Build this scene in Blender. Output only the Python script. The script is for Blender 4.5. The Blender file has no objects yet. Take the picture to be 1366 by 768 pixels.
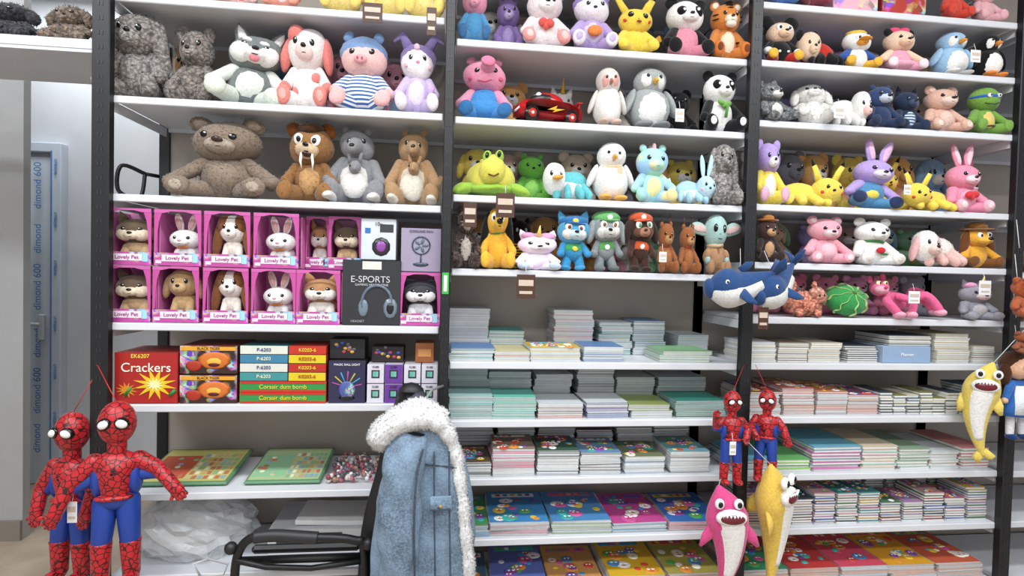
import bpy, math, random, mathutils, numpy as np
random.seed(7); rng=np.random.default_rng(7)
sc=bpy.context.scene
# ---------------------------------------------------------------- materials
def lin(h):
    o=[]
    for i in (0,2,4):
        c=int(h[i:i+2],16)/255
        o.append(c/12.92 if c<=.04045 else ((c+.055)/1.055)**2.4)
    return (*o,1)
MC={}
def mat(key):
    if key in MC: return MC[key]
    a=key.split(':'); k=a[0]; col=lin(a[1])
    m=bpy.data.materials.new(key.replace(':','_')); m.use_nodes=True
    nt=m.node_tree; N=nt.nodes; L=nt.links; P=N['Principled BSDF']
    tc=N.new('ShaderNodeTexCoord').outputs['Object']
    def nd(t,**kw):
        n=N.new(t)
        for q,v in kw.items():
            if q in n.inputs: n.inputs[q].default_value=v
            else: setattr(n,q,v)
        return n
    def noise(s,d=2):
        n=nd('ShaderNodeTexNoise',Scale=s,Detail=d); L.new(tc,n.inputs['Vector']); return n
    def mix(f,c1,c2,bt='MIX'):
        x=N.new('ShaderNodeMix'); x.data_type='RGBA'; x.blend_type=bt
        for s,v in ((0,f),(6,c1),(7,c2)):
            if isinstance(v,bpy.types.NodeSocket): L.new(v,x.inputs[s])
            else: x.inputs[s].default_value=v
        return x.outputs[2]
    def ramp(v,p0,p1):
        r=N.new('ShaderNodeMapRange'); L.new(v,r.inputs[0]); r.inputs[1].default_value=p0; r.inputs[2].default_value=p1; return r.outputs[0]
    def bump(v,s,d):
        b=N.new('ShaderNodeBump'); b.inputs['Strength'].default_value=s; b.inputs['Distance'].default_value=d
        L.new(v,b.inputs['Height']); L.new(b.outputs[0],P.inputs['Normal'])
    def sc_(c,f): return (min(1,c[0]*f),min(1,c[1]*f),min(1,c[2]*f),1)
    if k=='p':
        l=.3*col[0]+.6*col[1]+.1*col[2]; col=tuple(x*.93+l*.07 for x in col[:3])+(1,); col=sc_(col,.95)
    base=None; P.inputs['Roughness'].default_value=.9
    if k in 'pcst':
        P.inputs['Specular IOR Level'].default_value=.12
        P.inputs['Sheen Weight'].default_value=.25
        P.inputs['Roughness'].default_value=1
    if k=='p':
        n=noise(130,3); base=mix(ramp(n.outputs[0],.3,.7),sc_(col,.82),sc_(col,1.04)); bump(n.outputs[0],.5,.003)
    elif k=='c':
        v=nd('ShaderNodeTexVoronoi',Scale=75.); n=noise(30,4)
        w=N.new('ShaderNodeVectorMath'); w.operation='MULTIPLY_ADD'; L.new(n.outputs[1],w.inputs[0]); w.inputs[1].default_value=(.04,.04,.04); L.new(tc,w.inputs[2]); L.new(w.outputs[0],v.inputs['Vector'])
        base=mix(ramp(v.outputs[0],.15,.75),sc_(col,1.5),sc_(col,.5)); bump(v.outputs[0],.8,-.008)
    elif k=='s':
        wv=nd('ShaderNodeTexWave',Scale=float(a[3]) if len(a)>3 else 14.,bands_direction='Z'); L.new(tc,wv.inputs['Vector'])
        base=mix(ramp(wv.outputs[1],.45,.55),col,lin(a[2]))
    elif k=='w':
        P.inputs['Roughness'].default_value=.42; P.inputs['Sheen Weight'].default_value=.1
        v=nd('ShaderNodeTexVoronoi',Scale=52.,feature='DISTANCE_TO_EDGE'); L.new(tc,v.inputs['Vector'])
        base=mix(ramp(v.outputs[0],.04,.09),sc_(col,.06),col)
    elif k=='n':
        P.inputs['Roughness'].default_value=.42; n=noise(300,1); base=mix(ramp(n.outputs[0],.3,.7),sc_(col,.85),col); bump(n.outputs[0],.15,.001)
    elif k=='h':
        N.remove(P); d=N.new('ShaderNodeBsdfDiffuse'); t=N.new('ShaderNodeBsdfTranslucent'); x=N.new('ShaderNodeMixShader'); x.inputs[0].default_value=.12
        d.inputs[0].default_value=col; t.inputs[0].default_value=col; L.new(d.outputs[0],x.inputs[1]); L.new(t.outputs[0],x.inputs[2]); L.new(x.outputs[0],N['Material Output'].inputs[0])
        MC[key]=m; return m
    elif k=='t':
        n=noise(14,1); base=mix(ramp(n.outputs[0],.42,.58),col,lin(a[2]))
        n2=noise(9,1); base=mix(ramp(n2.outputs[0],.55,.62),base,lin(a[3]))
    elif k=='d':
        n=noise(11,6); n4=noise(140,3); n2=nd('ShaderNodeTexWave',Scale=240.,bands_direction='DIAGONAL'); L.new(tc,n2.inputs['Vector'])
        base=mix(ramp(n.outputs[0],.38,.70),sc_(col,.6),sc_(col,1.4)); base=mix(ramp(n4.outputs[0],.4,.9),base,sc_(col,1.7)); base=mix(.25,base,n2.outputs[0],'MULTIPLY'); bump(n4.outputs[0],.5,.003)
    elif k=='k':
        P.inputs['Roughness'].default_value=.35
        v=nd('ShaderNodeTexVoronoi',Scale=float(a[2]) if len(a)>2 else 28.); n=noise(20,2)
        w=N.new('ShaderNodeVectorMath'); w.operation='MULTIPLY_ADD'; L.new(n.outputs[1],w.inputs[0]); w.inputs[1].default_value=(.06,.06,.06); L.new(tc,w.inputs[2]); L.new(w.outputs[0],v.inputs['Vector'])
        n3=noise(16,1)
        base=mix(ramp(n3.outputs[0],.5,.6),col,mix(.35,v.outputs[1],col))
    elif k=='g':
        P.inputs['Roughness'].default_value=.2; base=None; P.inputs['Base Color'].default_value=col
    elif k=='m':
        n=noise(12,2); P.inputs['Roughness'].default_value=.45; base=mix(ramp(n.outputs[0],.2,.8),sc_(col,.93),col)
    elif k=='v':
        P.inputs['Roughness'].default_value=.12; P.inputs['Alpha'].default_value=.38; P.inputs['Base Color'].default_value=col
        n=noise(30,3); bump(n.outputs[0],.6,.01)
    elif k=='b':
        P.inputs['Roughness'].default_value=.5; n=noise(40,2); base=mix(ramp(n.outputs[0],.2,.8),sc_(col,.92),col)
    elif k=='r':
        P.inputs['Roughness'].default_value=.25; n=noise(2.2,6); base=mix(ramp(n.outputs[0],.35,.65),sc_(col,.6),sc_(col,1.15))
    if base is not None: L.new(base,P.inputs['Base Color'])
    MC[key]=m; return m
# ---------------------------------------------------------------- mesh builder
SP={}
def sphere(n):
    if n in SP: return SP[n]
    R=max(5,n//2+1); V=[(0,0,1)]
    for i in range(1,R):
        t=math.pi*i/R
        for j in range(n):
            p=2*math.pi*j/n; V.append((math.sin(t)*math.cos(p),math.sin(t)*math.sin(p),math.cos(t)))
    V.append((0,0,-1)); F=[]
    for j in range(n): F.append((0,1+j,1+(j+1)%n))
    for i in range(R-2):
        for j in range(n):
            a=1+i*n; F.append((a+j,a+n+j,a+n+(j+1)%n,a+(j+1)%n))
    a=1+(R-2)*n; e=len(V)-1
    for j in range(n): F.append((a+j,e,a+(j+1)%n))
    SP[n]=(np.array(V),F); return SP[n]
def rotm(rx,ry,rz):
    rx,ry,rz=[math.radians(a) for a in (rx,ry,rz)]
    X=np.array([[1,0,0],[0,math.cos(rx),-math.sin(rx)],[0,math.sin(rx),math.cos(rx)]])
    Y=np.array([[math.cos(ry),0,math.sin(ry)],[0,1,0],[-math.sin(ry),0,math.cos(ry)]])
    Z=np.array([[math.cos(rz),-math.sin(rz),0],[math.sin(rz),math.cos(rz),0],[0,0,1]])
    return Z@Y@X
L0=2.352
ZL=[1.996,1.651,1.194,.9,.578,.279]
ZM=[2.279,1.989,1.696,1.417,1.061,.835,.609,.373,.12]
ZR=[2.512,2.282,2.042,1.707,1.473,1.251,1.063,.842,.605,.379,.13]
def gap(x,z):
    zs=[L0]+ZL if x<1.2 else [2.56]+ZM if x<2.4 else [2.72]+ZR
    up=[q for q in zs if q>z+.02]
    return (min(up)-z-.034) if up else .3
class B:
    def __init__(s,n=14): s.V=[];s.F=[];s.MI=[];s.S=[];s.m=[];s.c=0;s.n=n
    def add(s,V,F,m,smooth=True):
        if m not in s.m: s.m.append(m)
        i=s.m.index(m); c=s.c
        s.V.append(np.asarray(V,float)); s.F+= [tuple(q+c for q in f) for f in F]; s.MI+=[i]*len(F); s.S+=[smooth]*len(F); s.c+=len(V)
    def ell(s,c,r,m,rot=(0,0,0),n=None):
        n=n or (s.n if max(r)>.06 else max(8,s.n-4))
        V,F=sphere(n); V=V*np.array(r)
        if any(rot): V=V@rotm(*rot).T
        s.add(V+np.array(c),F,m)
    def e2(s,c,r,m,rot=(0,0,0)):
        s.ell(c,r,m,rot); s.ell((-c[0],c[1],c[2]),r,m,(rot[0],-rot[1],-rot[2]))
    def cap(s,a,b,ra,rb,m,n=None):
        a=np.array(a,float);b=np.array(b,float); V,F=sphere(n or s.n); d=b-a; Ln=np.linalg.norm(d)+1e-9; z=d/Ln
        t=np.array([1,0,0]) if abs(z[0])<.8 else np.array([0,1,0]); x=np.cross(t,z); x/=np.linalg.norm(x); y=np.cross(z,x)
        up=(V[:,2:3]>=-1e-6)
        r=np.where(up,rb,ra); Q=V*r
        P=Q[:,0:1]*x+Q[:,1:2]*y+Q[:,2:3]*z+np.where(up,b,a); s.add(P,F,m)
    def cap2(s,a,b,ra,rb,m):
        s.cap(a,b,ra,rb,m); s.cap((-a[0],a[1],a[2]),(-b[0],b[1],b[2]),ra,rb,m)
    def tube(s,pts,rad,m,seg=12,flat=1.,smooth=True):
        P=[np.array(p,float) for p in pts]; n=len(P)
        if not hasattr(rad,'__len__'): rad=[rad]*n
        V=[];F=[]; px=None
        for i in range(n):
            d=P[min(i+1,n-1)]-P[max(i-1,0)]; d/=np.linalg.norm(d)+1e-9
            if px is None:
                t=np.array([0,1,0]) if abs(d[1])<.8 else np.array([1,0,0]); px=np.cross(t,d)
            px=px-d*(px@d); px/=np.linalg.norm(px); py=np.cross(d,px)
            for j in range(seg):
                q=2*math.pi*j/seg; V.append(P[i]+rad[i]*(math.cos(q)*px+flat*math.sin(q)*py))
        for i in range(n-1):
            for j in range(seg):
                a=i*seg+j; b2=i*seg+(j+1)%seg; F.append((a,b2,b2+seg,a+seg))
        F.append(tuple(range(seg-1,-1,-1))); F.append(tuple((n-1)*seg+j for j in range(seg)))
        s.add(V,F,m,smooth)
    def box(s,c,d,m,rot=(0,0,0),bev=0):
        x,y,z=[q/2 for q in d]
        if bev:
            e=min(bev,x*.9,y*.9,z*.9); V=[];
            for sx in(-1,1):
                for sy in(-1,1):
                    for sz in(-1,1):
                        V+=[(sx*x,sy*(y-e),sz*(z-e)),(sx*(x-e),sy*y,sz*(z-e)),(sx*(x-e),sy*(y-e),sz*z)]
            def I(a,b,c2,k): return (a*4+b*2+c2)*3+k
            F=[]
            for a in(0,1):
                q=[I(a,0,0,0),I(a,1,0,0),I(a,1,1,0),I(a,0,1,0)]; F.append(q if a else q[::-1])
                q=[I(0,a,0,1),I(1,a,0,1),I(1,a,1,1),I(0,a,1,1)]; F.append(q[::-1] if a else q)
                q=[I(0,0,a,2),I(1,0,a,2),I(1,1,a,2),I(0,1,a,2)]; F.append(q if a else q[::-1])
            for a in(0,1):
                for b_ in(0,1):
                    F.append((I(a,b_,0,0),I(a,b_,1,0),I(a,b_,1,1),I(a,b_,0,1)))
                    F.append((I(a,0,b_,0),I(a,1,b_,0),I(a,1,b_,2),I(a,0,b_,2)))
                    F.append((I(0,a,b_,1),I(1,a,b_,1),I(1,a,b_,2),I(0,a,b_,2)))
                    for c2 in(0,1): F.append((I(a,b_,c2,0),I(a,b_,c2,1),I(a,b_,c2,2)))
        else:
            V=[(-x,-y,-z),(x,-y,-z),(x,y,-z),(-x,y,-z),(-x,-y,z),(x,-y,z),(x,y,z),(-x,y,z)]
            F=[(3,2,1,0),(4,5,6,7),(0,1,5,4),(1,2,6,5),(2,3,7,6),(3,0,4,7)]
        V=np.array(V)
        if any(rot): V=V@rotm(*rot).T
        s.add(V+np.array(c),F,m,False)
    def prism(s,poly,y0,y1,m,smooth=False):
        n=len(poly); V=[(p[0],y0,p[1]) for p in poly]+[(p[0],y1,p[1]) for p in poly]
        F=[tuple(range(n)),tuple(range(2*n-1,n-1,-1))]+[(i,i+n,(i+1)%n+n,(i+1)%n) for i in range(n)]
        s.add(V,F,m,smooth)
    def make(s,name,loc,V,fur=None,parent=None):
        F=s.F; MI=s.MI; S=s.S; nb=len(V); BN=None
        if fur:
            cnt,ln=fur
            fa=[i for i in range(len(F)) if s.m[MI[i]][0] in ('pct' if 'denim' not in name else 'h') ]
            A=np.array([V[list(F[i])[:3]] for i in fa]); nr=np.cross(A[:,1]-A[:,0],A[:,2]-A[:,0]); ar=np.linalg.norm(nr,axis=1)+1e-12
            nr=nr/ar[:,None]; pk=rng.choice(len(fa),cnt,p=ar/ar.sum())
            w=rng.dirichlet([1,1,1],cnt)[:,:,None]; c=(A[pk]*w).sum(1); nn=nr[pk]
            d=nn+rng.normal(0,.45,(cnt,3)); d[:,2]-=.3; d/=np.linalg.norm(d,axis=1)[:,None]
            l=ln*rng.uniform(.5,1.2,cnt)[:,None]; t=np.cross(d,rng.normal(0,1,(cnt,3))); t/=np.linalg.norm(t,axis=1)[:,None]
            g=np.cross(t,d); t=np.where(g[:,1:2]>0,-t,t)
            bw=min(.0028,ln*.2); c=c-nn*.001
            T=np.stack([c-t*bw,c+t*bw,c+d*l],1).reshape(-1,3); b0=len(V); BN=np.repeat(nn,3,0)
            V=np.vstack([V,T]); F=F+[(b0+3*i,b0+3*i+1,b0+3*i+2) for i in range(cnt)]; MI=MI+[MI[fa[q]] for q in pk]; S=S+[True]*cnt
        me=bpy.data.meshes.new(name); me.from_pydata(V.tolist(),[],F)
        for k in s.m: me.materials.append(mat(k))
        me.polygons.foreach_set('material_index',MI); me.polygons.foreach_set('use_smooth',S); me.update()
        if BN is not None:
            vn=np.zeros(len(V)*3); me.vertex_normals.foreach_get('vector',vn); vn=vn.reshape(-1,3); vn[nb:]=BN
            me.normals_split_custom_set_from_vertices(vn.tolist())
        o=bpy.data.objects.new(name,me); o.location=loc; sc.collection.objects.link(o)
        if parent: o.parent=parent
        return o
    def raw(s,name,fur=None,parent=None,origin=None):
        V=np.vstack(s.V); c=np.array(origin) if origin is not None else np.array([(V[:,0].min()+V[:,0].max())/2,(V[:,1].min()+V[:,1].max())/2,V[:,2].min()])
        return s.make(name,tuple(c),V-c,fur,parent)
    def fit(s,name,x,z,h,W=None,y=.02,rot=(0,0,0),fur=None,wob=.012,maxd=.36):
        if name.startswith('plush') and y<=.08 and z<2.6: y-=.05; h=min(h*1.07,gap(x,z)); W=W and W*1.11
        V=np.vstack(s.V)
        ph=random.random()*6; V=V+wob*np.stack([np.sin(13*V[:,1]+9*V[:,2]+ph),np.sin(12*V[:,2]+9*V[:,0]+ph),np.sin(11*V[:,0]+14*V[:,1]+ph)],1)
        if any(rot): V=V@rotm(*rot).T
        mn=V.min(0); mx=V.max(0); d=mx-mn; sz=h/d[2]; sx=W/d[0] if W else sz; sy=min((sx*sz)**.5,min(maxd,.39-y)/d[1])
        V=(V-np.array([(mn[0]+mx[0])/2,mn[1],mn[2]]))*np.array([sx,sy,sz]); yo=d[1]*sy/2; V[:,1]-=yo
        return s.make(name,(x,y+yo,z+.0015),V,fur)
# ---------------------------------------------------------------- toy builders
BK='g:0a0a0a'; WH='p:f6f4f2'
def head(b,hz,hs,hc,muz,nose,eyes,eyer,ear,earin,earc,cheek,y0=-.02,muzr=(.12,.1,.085),nr=1,wh=False):
    f=lambda x,y,z:(x*hs,y0+y*hs,hz+z*hs); q=lambda r:tuple(a*hs for a in r)
    b.ell(f(0,0,0),q((.26,.22,.235)),hc,n=b.n+6)
    if muz: b.ell(f(0,-.18,-.07),q(muzr),muz); ny=-.18-muzr[1]
    else: ny=-.21
    if nose: b.ell(f(0,ny+.005,-.035),q((.036*nr,.022*nr,.026*nr)),nose)
    if muz: b.ell(f(0,ny+.022,-.105),q((.035,.014,.008)),'g:3a1a18')
    if eyes:
        if wh: b.e2(f(.095,-.185,.05),q((.06,.035,.07)),'g:f6f6f6'); b.e2(f(.09,-.215,.045),q((.028,.02,.035)),eyes)
        else:
            b.e2(f(.105,-.19,.035),q((eyer,eyer*.7,eyer*1.15)),eyes); b.e2(f(.098,-.19-eyer*.6,.05),q((.009,.006,.009)),'g:ffffff')
    if cheek: b.e2(f(.17,-.135,-.06),q((.045,.03,.035)),cheek)
    e=earc or hc
    if ear=='r': b.e2(f(.2,0,.2),q((.095,.045,.095)),e); earin and b.e2(f(.2,-.035,.2),q((.06,.025,.06)),earin)
    elif ear=='sr': b.e2(f(.16,0,.22),q((.06,.04,.06)),e)
    elif ear=='l': b.e2(f(.11,.01,.40),q((.07,.035,.23)),e,(0,10,0)); earin and b.e2(f(.11,-.018,.40),q((.045,.02,.17)),earin,(0,10,0))
    elif ear=='f': b.e2(f(.26,-.02,-.06),q((.07,.09,.2)),e,(0,-12,0))
    elif ear=='ff': b.e2(f(.27,-.04,-.16),q((.09,.07,.33)),e,(0,-10,0))
    elif ear=='p':
        for sg in(-1,1):
            b.tube([f(.14*sg,0,.14),f(.19*sg,0,.27),f(.22*sg,0,.37)],[.09*hs,.06*hs,.006],e,10,.5); 
            if earin: b.tube([f(.145*sg,-.035,.14),f(.19*sg,-.03,.26),f(.215*sg,-.02,.33)],[.055*hs,.035*hs,.004],earin,8,.4)
    elif ear=='pk':
        for sg in(-1,1):
            b.tube([f(.14*sg,0,.16),f(.22*sg,0,.34),f(.27*sg,0,.44)],[.07*hs,.06*hs,.05*hs],e,10,.5); b.tube([f(.265*sg,0,.43),f(.32*sg,0,.56)],[.05*hs,.008],'p:16120f',10,.5)
    elif ear=='w': b.e2(f(.4,0,.03),q((.24,.05,.09)),e,(0,-8,0)); earin and b.e2(f(.4,-.035,.03),q((.18,.03,.055)),earin,(0,-8,0))
    return f,q
def sit(name,x,z,h,W,c,belly=None,muz=None,ear='r',earin=None,earc=None,feet=None,pad=None,hc=None,arm=None,leg=None,hand=None,y=.02,rot=(0,0,0),hs=1.08,bw=1,sp=0,eyes=BK,nose=BK,eyer=.034,fur=None,n=16,ex=None,pose='s',cheek=None,muzr=(.12,.1,.085),nr=1,wh=False,tail=None,wob=.012,up=0):
    b=B(n); a=arm or c; l=leg or c; hc=hc or c; ft=feet or l; hd=hand or a
    if pose=='s':
        b.ell((0,0,.28),(.25*bw,.21,.29),c,n=n+4)
        if belly: b.ell((0,-.055,.28),(.19*bw,.175,.23),belly)
        b.cap2((.15,-.04,.11),(.25+sp*.5,-.27,.1),.125,.1,l); b.e2((.265+sp*.5,-.32,.125),(.105,.065,.125),ft)
        if pad: b.e2((.265+sp*.5,-.372,.125),(.055,.02,.07),pad)
        b.cap2((.18,-.02,.46),(.3+sp,-.13,.27+up),.09,.08,a); b.e2((.31+sp,-.15,.245+up),(.086,.086,.086),hd); k=.52
    else:
        b.ell((0,0,.4),(.19*bw,.16,.22),c,n=n+2)
        if belly: b.ell((0,-.05,.4),(.14*bw,.125,.17),belly)
        b.cap2((.1,0,.25),(.13,-.03,.08),.09,.085,l); b.e2((.13,-.09,.05),(.1,.14,.055),ft)
        b.cap2((.15,-.02,.52),(.24+sp,-.1,.34+up),.07,.065,a); b.e2((.245+sp,-.12,.32+up),(.07,.07,.07),hd); k=.56
    if tail: b.tube([(.12,.15,.1),(.32,.16,.2),(.4,.1,.4)],[.05,.04,.03],tail,8)
    f,q=head(b,k+.2*hs,hs,hc,muz,nose,eyes,eyer,ear,earin,earc,cheek,muzr=muzr,nr=nr,wh=wh)
    if ex: ex(b,f,q)
    return b.fit(name,x,z,h,W,y,rot,fur,wob)
def penguin(name,x,z,h,W,c,belly=WH,beak='p:f0a020',feet='p:f0a020',y=.03,rot=(0,0,0),hood=None,fur=None,scarf=None,face=WH):
    b=B(16); b.ell((0,0,.34),(.3,.26,.34),c,n=20); b.ell((0,-.07,.32),(.25,.21,.29),belly)
    b.ell((0,-.01,.74),(.245,.23,.225),hood or c,n=18)
    if face: b.e2((.075,-.09,.73),(.12,.15,.14),face)
    b.tube([(0,-.2,.70),(0,-.3,.69),(0,-.36,.67)],[.06,.04,.008],beak,8,.7); b.e2((.09,-.225,.77),(.026,.02,.03),BK)
    b.e2((.31,-.03,.42),(.055,.12,.21),c,(0,-22,0)); b.e2((.13,-.2,.05),(.11,.17,.05),feet)
    if scarf: b.ell((0,-.01,.56),(.22,.21,.05),scarf); b.box((.08,-.23,.46),(.08,.03,.18),scarf,(8,8,0),.01)
    return b.fit(name,x,z,h,W,y,rot,fur)
def lying(name,x,z,h,W,c,hc=None,belly=None,muz=None,ear='r',earc=None,earin=None,side=-1,y=.03,leg=None,eyes=BK,nose=BK,cheek=None,ex=None,fur=None,rot=(0,0,0),hs=1.0,tail=None):
    b=B(16); s=side; hc=hc or c; l=leg or c
    b.ell((0,.05,.22),(.42,.22,.22),c,n=20)
    if belly: b.ell((0,-.02,.16),(.36,.18,.15),belly)
    for dx,dy in((-.3,-.14),(.3,-.14),(-.1,-.2),(.14,-.2)): b.cap((dx*.9,dy*.5,.16),(dx*1.25,dy-.08,.06),.1,.075,l)
    b2=B(16); f,q=head(b2,0,hs,hc,muz,nose,eyes,.034,ear,earin,earc,cheek)
    if ex: ex(b2,f,q)
    for V in b2.V: V+=np.array([s*.40,-.12,.30])
    for mk in b2.m:
        if mk not in b.m: b.m.append(mk)
    c0=b.c; b.V+=b2.V; b.F+=[tuple(v+c0 for v in F) for F in b2.F]; b.MI+=[b.m.index(b2.m[i]) for i in b2.MI]; b.S+=b2.S; b.c+=b2.c
    if tail: b.tube([(-s*.38,.05,.25),(-s*.55,0,.34),(-s*.62,-.03,.45)],[.05,.045,.03],tail,8)
    return b.fit(name,x,z,h,W,y,rot,fur)
# ---------------------------------------------------------------- room
def solid(name,c,d,m,parent=None,bev=0):
    b=B(); b.box(c,d,m,bev=bev); return b.raw(name,parent=parent,origin=c)
solid('floor',(1.2,-1.4,-.05),(9,6.4,.1),'r:b9a894')
solid('wall_back',(1.2,1.8,1.55),(9,.12,3.1),'m:d3d6da')
solid('wall_left',(-3.25,-1.4,1.55),(.1,6.4,3.1),'m:cfd0d2')
solid('wall_right',(5.65,-1.4,1.55),(.1,6.4,3.1),'m:cfd0d2')
solid('ceiling',(1.2,-1.4,3.15),(9,6.4,.1),'m:e4e4e4')
solid('wall_partition',(-2.05,.95,1.55),(2.3,.05,3.1),'m:b3b4b5')
solid('baseboard_partition',(-2.05,.915,.05),(2.3,.018,.1),'b:8d867c')
solid('baseboard_back',(2.25,1.731,.05),(6.8,.016,.1),'b:8d867c')
D=bpy.data.objects.new('door_1',None); D.location=(-1.63,1.715,0); sc.collection.objects.link(D)
b=B(); b.box((0,0,1.03),(.74,.04,2.06),'m:d6dee6',bev=.006); b.box((-.02,-.03,1.03),(.5,.02,1.9),'m:e2e8ec'); b.raw('leaf',parent=D,origin=(0,0,0))
b=B()
for sx in(-.4,.4): b.box((sx,-.005,1.05),(.06,.07,2.1),'m:d0dae6',bev=.005); b.box((sx-.025*(1 if sx>0 else -1),-.042,1.05),(.007,.004,2.1),'m:5a88c4')
b.box((0,-.005,2.12),(.86,.07,.06),'m:d0dae6',bev=.005); b.raw('frame',parent=D,origin=(0,0,0))
b=B(); b.cap((.33,-.09,1.02),(.25,-.09,1.02),.012,.012,'g:c0c4c8'); b.box((.33,-.05,1.0),(.035,.03,.16),'g:c0c4c8',bev=.005); b.raw('handle',parent=D,origin=(0,0,0))
def text(s,loc,size,m,parent,rot=(90,0,0),ext=.0006):
    cu=bpy.data.curves.new('label_text','FONT'); cu.body=s; cu.size=size; cu.extrude=ext; cu.align_x='CENTER'; cu.align_y='CENTER'
    cu.materials.append(mat(m)); o=bpy.data.objects.new('label_text',cu); sc.collection.objects.link(o)
    o.rotation_euler=[math.radians(a) for a in rot]; o.parent=parent; o.location=loc; return o
for i,zz in enumerate((.3,.6,.9,1.25,1.55,1.88)): text('dimond 600' if i%2 else 'dimond',(.30,-.045,zz),.06,'b:4f86c8',D,(90,-90,0)); text('winsun',(.40,-.046,zz+.12),.035,'b:5a90cc',D,(90,-90,0))
# ---------------------------------------------------------------- shelving
BKM='m:15161a'; SHM='m:d8dbe1'
def bay(zs,xl,xr,name):
    E=bpy.data.objects.new(name,None); sc.collection.objects.link(E)
    for k,z in enumerate(zs):
        b=B(); b.box(((xl+xr)/2,.205,z-.008),(xr-xl-.045,.40,.016),SHM); b.box(((xl+xr)/2,.0,z-.0135),(xr-xl-.045,.012,.027),SHM,bev=.003)
        b.box(((xl+xr)/2,.402,z-.015),(xr-xl-.045,.01,.03),SHM)
        b.raw('shelf_%d'%(k+1),parent=E,origin=(0,0,0))
    b=B(); b.box(((xl+xr)/2,.427,1.5),(xr-xl-.04,.008,2.9),'m:b5aba1'); b.raw('back_panel',parent=E,origin=(0,0,0))
    b=B()
    for X in (xl,xr):
        b.box((X,.425,1.45),(.04,.03,2.9),BKM)
        for z in zs: b.box((X+(.017 if X==xl else -.017),.2,z-.035),(.004,.38,.035),SHM)
    b.raw('rear_upright',parent=E,origin=(0,0,0))
def post(x,w):
    b=B(); b.box((x,-.017,1.45),(w,.034,2.9),BKM,bev=.003)
    z=.2
    while z<2.8: b.box((x-.006,-.0345,z),(.004,.002,.014),'m:2c2d31'); b.box((x+.006,-.0345,z),(.004,.002,.014),'m:2c2d31'); z+=.05
    b.box((x,-.03,.01),(w+.03,.06,.02),BKM); b.raw('shelf_upright_post')
bay([L0]+ZL+[.05],0,1.2,'display_shelving_unit'); bay([2.56]+ZM,1.2,2.4,'display_shelving_unit'); bay([2.72]+ZR,2.4,3.6,'display_shelving_unit')
bay([2.5,2.28,2.04,1.70,1.46,1.25,1.06,.84,.6,.38,.13],3.6,4.8,'display_shelving_unit')
post(0,.058); post(1.2,.036); post(2.4,.046); post(3.6,.05)
b=B(); b.box((-.66,.2,2.165),(1.26,.42,.03),SHM); b.box((-.66,.0,2.16),(1.26,.014,.045),SHM); b.box((-1.31,.2,1.45),(.05,.4,2.9),BKM); b.raw('bridge_shelf')
# ---------------------------------------------------------------- L0 / bridge toys
sit('plush_dog',-.36,2.181,.26,.2,'c:3e3e44',ear='f',y=.05,fur=(900,.012)); sit('plush_poodle',-.15,2.181,.24,.15,'c:857568',ear='f',y=.05,fur=(900,.012))
for x,c,m_ in((.32,'p:f3b9a4','p:ffffff'),(.44,'p:f7c9c4','p:f59090'),(.58,'p:f4a58e','p:fff0f0')): sit('plush_bunny',x,L0,.24,.13,c,m_,m_,ear='l',y=.04)
for x in(.80,.96,1.10): sit('plush_duckling',x,L0,.24,.145,'p:f6dd7c','p:f9e48e','p:ef9a3c',ear=None,feet='p:f4d86e',nose=None,y=.03)
# ---------------------------------------------------------------- L1
z=ZL[0]
sit('plush_long_haired_rabbit',.065,z,.325,.215,'c:8b8581',ear='ff',muz='c:9a9591',fur=(2600,.010),n=22)
sit('plush_long_haired_bear',.255,z,.28,.155,'c:877e78',ear='r',muz='c:958c86',y=.07,fur=(1800,.010),n=20)
def husky(b,f,q):
    b.e2(f(.11,-.12,-.04),q((.12,.12,.13)),WH); b.e2(f(.08,-.18,.1),q((.05,.04,.03)),WH); b.ell(f(0,-.27,-.14),q((.05,.03,.05)),'p:e0808a')
sit('plush_husky',.46,z,.30,.265,'p:7a8281','p:e8ece4',WH,ear='p',earin=WH,feet='p:dfe6d8',arm='p:e4e8e0',leg='p:dbe3d6',sp=.04,ex=husky,muzr=(.12,.14,.085),rot=(0,8,12),fur=(2500,.006),tail='p:737a78')
def spots(b,f,q):
    b.ell(f(-.12,-.05,.12),q((.13,.16,.12)),'p:e97f78'); b.ell((.13,-.1,.38),(.09,.1,.08),'p:e97f78'); b.ell((-.14,-.1,.2),(.08,.1,.08),'p:e97f78')
sit('plush_cow',.66,z,.30,.18,'p:f4ece8',None,'p:f6d6d0',ear='f',earc='p:e97f78',feet='p:e8867c',hand='p:e97f78',pad='p:f3a79e',ex=spots,y=.05,hs=1.15)
def pighat(b,f,q):
    b.ell(f(0,.03,.08),q((.275,.235,.2)),'p:7c9ccb'); b.e2(f(.17,0,.28),q((.06,.04,.07)),'p:7c9ccb'); b.ell(f(0,-.22,-.06),q((.075,.04,.055)),'p:f0a8b0'); b.e2(f(.025,-.262,-.06),q((.012,.006,.018)),'p:b8606c')
sit('plush_pig_in_cap',.875,z,.29,.22,'s:3f68a8:f2f2f2:22',None,None,ear=None,hc='p:f5c4c0',feet='p:f3b8b8',hand='p:f3b8b8',leg='s:3f68a8:f2f2f2:22',nose=None,ex=pighat,sp=.03,hs=1.15)
def kuro(b,f,q):
    b.ell(f(0,.05,.07),q((.29,.24,.22)),'p:8d7bb5'); 
    for s in(-1,1): b.tube([f(.15*s,0,.2),f(.27*s,0,.38),f(.4*s,0,.3)],[.1,.07,.02],'p:8d7bb5',10,.6)
    b.ell(f(0,-.18,.17),q((.05,.03,.045)),'p:f0c0d8'); b.tube([(.15,-.1,.1),(.3,-.3,.35)],[.03,.03],'p:c9a0d8')
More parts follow.
